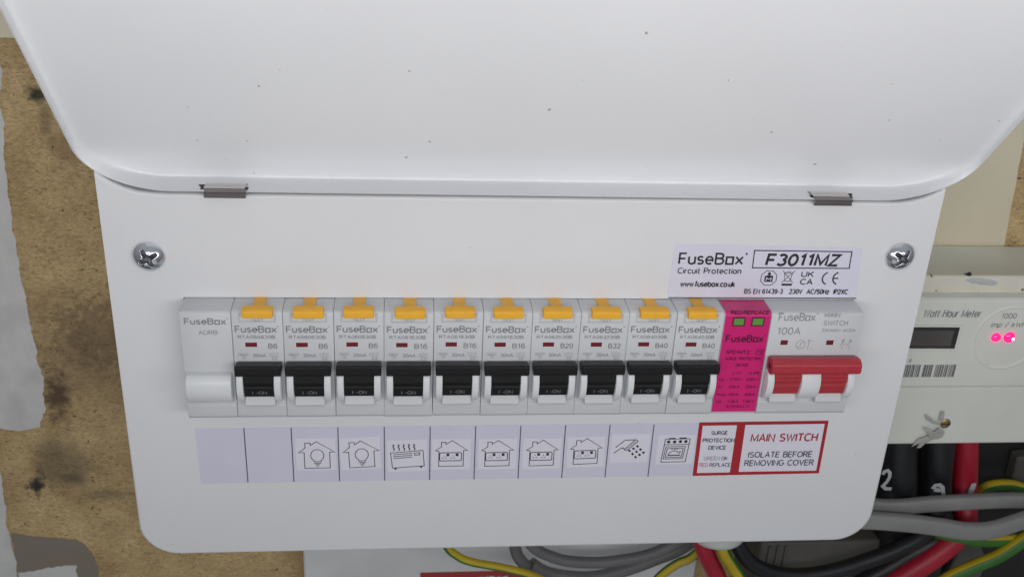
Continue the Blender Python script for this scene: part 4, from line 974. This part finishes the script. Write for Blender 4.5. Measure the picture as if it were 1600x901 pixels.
for (xa, xb) in ((1144.5, 1164), (1174, 1194)):
    a_ = sx(xa, 508); c_ = sx(xb, 496)
    f = obj('window_frame', ribbons([([(a_[0], a_[1]), (c_[0], a_[1]), (c_[0], c_[1]), (a_[0], c_[1])], True)], .45, FY - .3), M['ink_plum'], sp)
    obj('green_window', prism_y([(a_[0] + .15, a_[1] + .15), (c_[0] - .15, a_[1] + .15), (c_[0] - .15, c_[1] - .15), (a_[0] + .15, c_[1] - .15)], FY - .22, FY + .1), M['green'], f)

# main switch, two poles wide
ms = thing('main_switch', 'wide main switch with a long red handle at the right end of the row', 'switch', (195.8, 0, 0))
obj('body', prism(BODY, .09, 35.5, .3, 2), M['plastic'], ms, smooth=True)
for (xa, xb) in ((.7, 3.5), (14.0, 21.6), (32.0, 34.8)): obj('side_guard', prism(GUARD, xa, xb, .4, 2), M['plastic_light'], ms, smooth=True)
for xa in (3.6, 21.7):
    dm = obj('drum', prism(DRUM, xa + .05, xa + 10.2, .12), M['red'], ms)
    for zz in (-25.4, -27.0, -30.4): obj('ridge', box(xa + .3, xa + 10.0, -16.05 if zz > -28 else -15.2, -14, zz - .22, zz + .22, bev=.08), M['red'], dm)
    obj('ledge', prism(LEDGE, xa, xa + 10.3, .15), M['plastic'], ms)
hx = [(-12.4, -17.4), (-15.6, -17.0), (-17.9, -18.6), (-18.0, -21.9), (-16.0, -23.3), (-12.4, -23.2), (-11.3, -21.8), (-11.3, -18.6)]
hd = obj('handle', prism([(y, z - .2) for y, z in hx], 0.9, 35.6, .3, 1), M['red'], ms)
b = bmesh.new()
vs = [b.verts.new((0.87, -14.6 + 1.05 * math.cos(a), -20.5 + 1.05 * math.sin(a))) for a in [2*math.pi*i/16 for i in range(16)]]; b.faces.new(vs)
obj('handle_hole', b, M['hole'], hd)
def mx(px, py): p = at(px, py, FY); return p.x - 195.8, p.z
b = bmesh.new(); y = FY - .07
def mst(s, tl, br, wgt=.0, sl=0):
    a_ = mx(tl[0], br[1]); c_ = mx(br[0], br[1]); t_ = mx((tl[0]+br[0])/2, tl[1]); d_ = mx((tl[0]+br[0])/2, br[1])
    put_text(b, s, a_[0], a_[1], c_[0], a_[1] + t_[1] - d_[1], y, weight=wgt, slant=sl)
a_ = mx(1216, 501); c_ = mx(1278, 489); logo(b, a_[0], a_[1], c_[0], c_[1], y, .0, rw=.42)
mst('100A', (1213.5, 511), (1250, 522.5), .0)
mst('MAIN', (1288, 488.5), (1312, 495.5)); mst('SWITCH', (1286, 500.5), (1324, 508)); mst('230/400V~ AC22A', (1284, 513.5), (1336, 518))
obj('lettering', b, M['ink_soft'], ms)
b = bmesh.new(); c_ = mx(1250.8, 537.8)
ribbons([(arcp(c_[0], c_[1], 1.75, 0, 345, 20), True), ([(c_[0] - 1.1, c_[1] - 1.1), (c_[0] + .2, c_[1] - .3), (c_[0] - .2, c_[1] + .3), (c_[0] + 1.1, c_[1] + 1.1)], False)], .18, y, b)
c_ = mx(1263, 538); ribbons([([(c_[0], c_[1] - 2.2), (c_[0], c_[1] + 2.2)], False), ([(c_[0] - .5, c_[1] + 1.4), (c_[0], c_[1] + 2.2), (c_[0] + .5, c_[1] + 1.4)], False), ([(c_[0] + 1, c_[1] + 1.6), (c_[0] + 1.8, c_[1] + 1.6)], False), ([(c_[0] + 1, c_[1] - 1.8), (c_[0] + 1.8, c_[1] - 1.8)], False)], .16, y, b)
c_ = mx(1323, 537)
for dx in (-1.6, 1.2): ribbons([([(c_[0] + dx, c_[1] + 2.4), (c_[0] + dx, c_[1] + 1.0), (c_[0] + dx - .9, c_[1] - .8)], False), ([(c_[0] + dx, c_[1] - .8), (c_[0] + dx, c_[1] - 2.4)], False), (arcp(c_[0] + dx, c_[1] + 1.3, .45, 0, 330, 8), True)], .16, y, b)
ribbons([([(c_[0] - 2.2, c_[1]), (c_[0] + .8, c_[1])], False)], .12, y, b)
obj('symbols', b, M['ink_soft'], ms)
for (xa, xb, ya_, yb) in ((1218.5, 1231.5, 530.8, 538.4), (1290, 1303, 530.8, 538.6)):
    a_ = mx(xa, yb); c_ = mx(xb, ya_); window(ms, a_[0], c_[0], a_[1], c_[1])
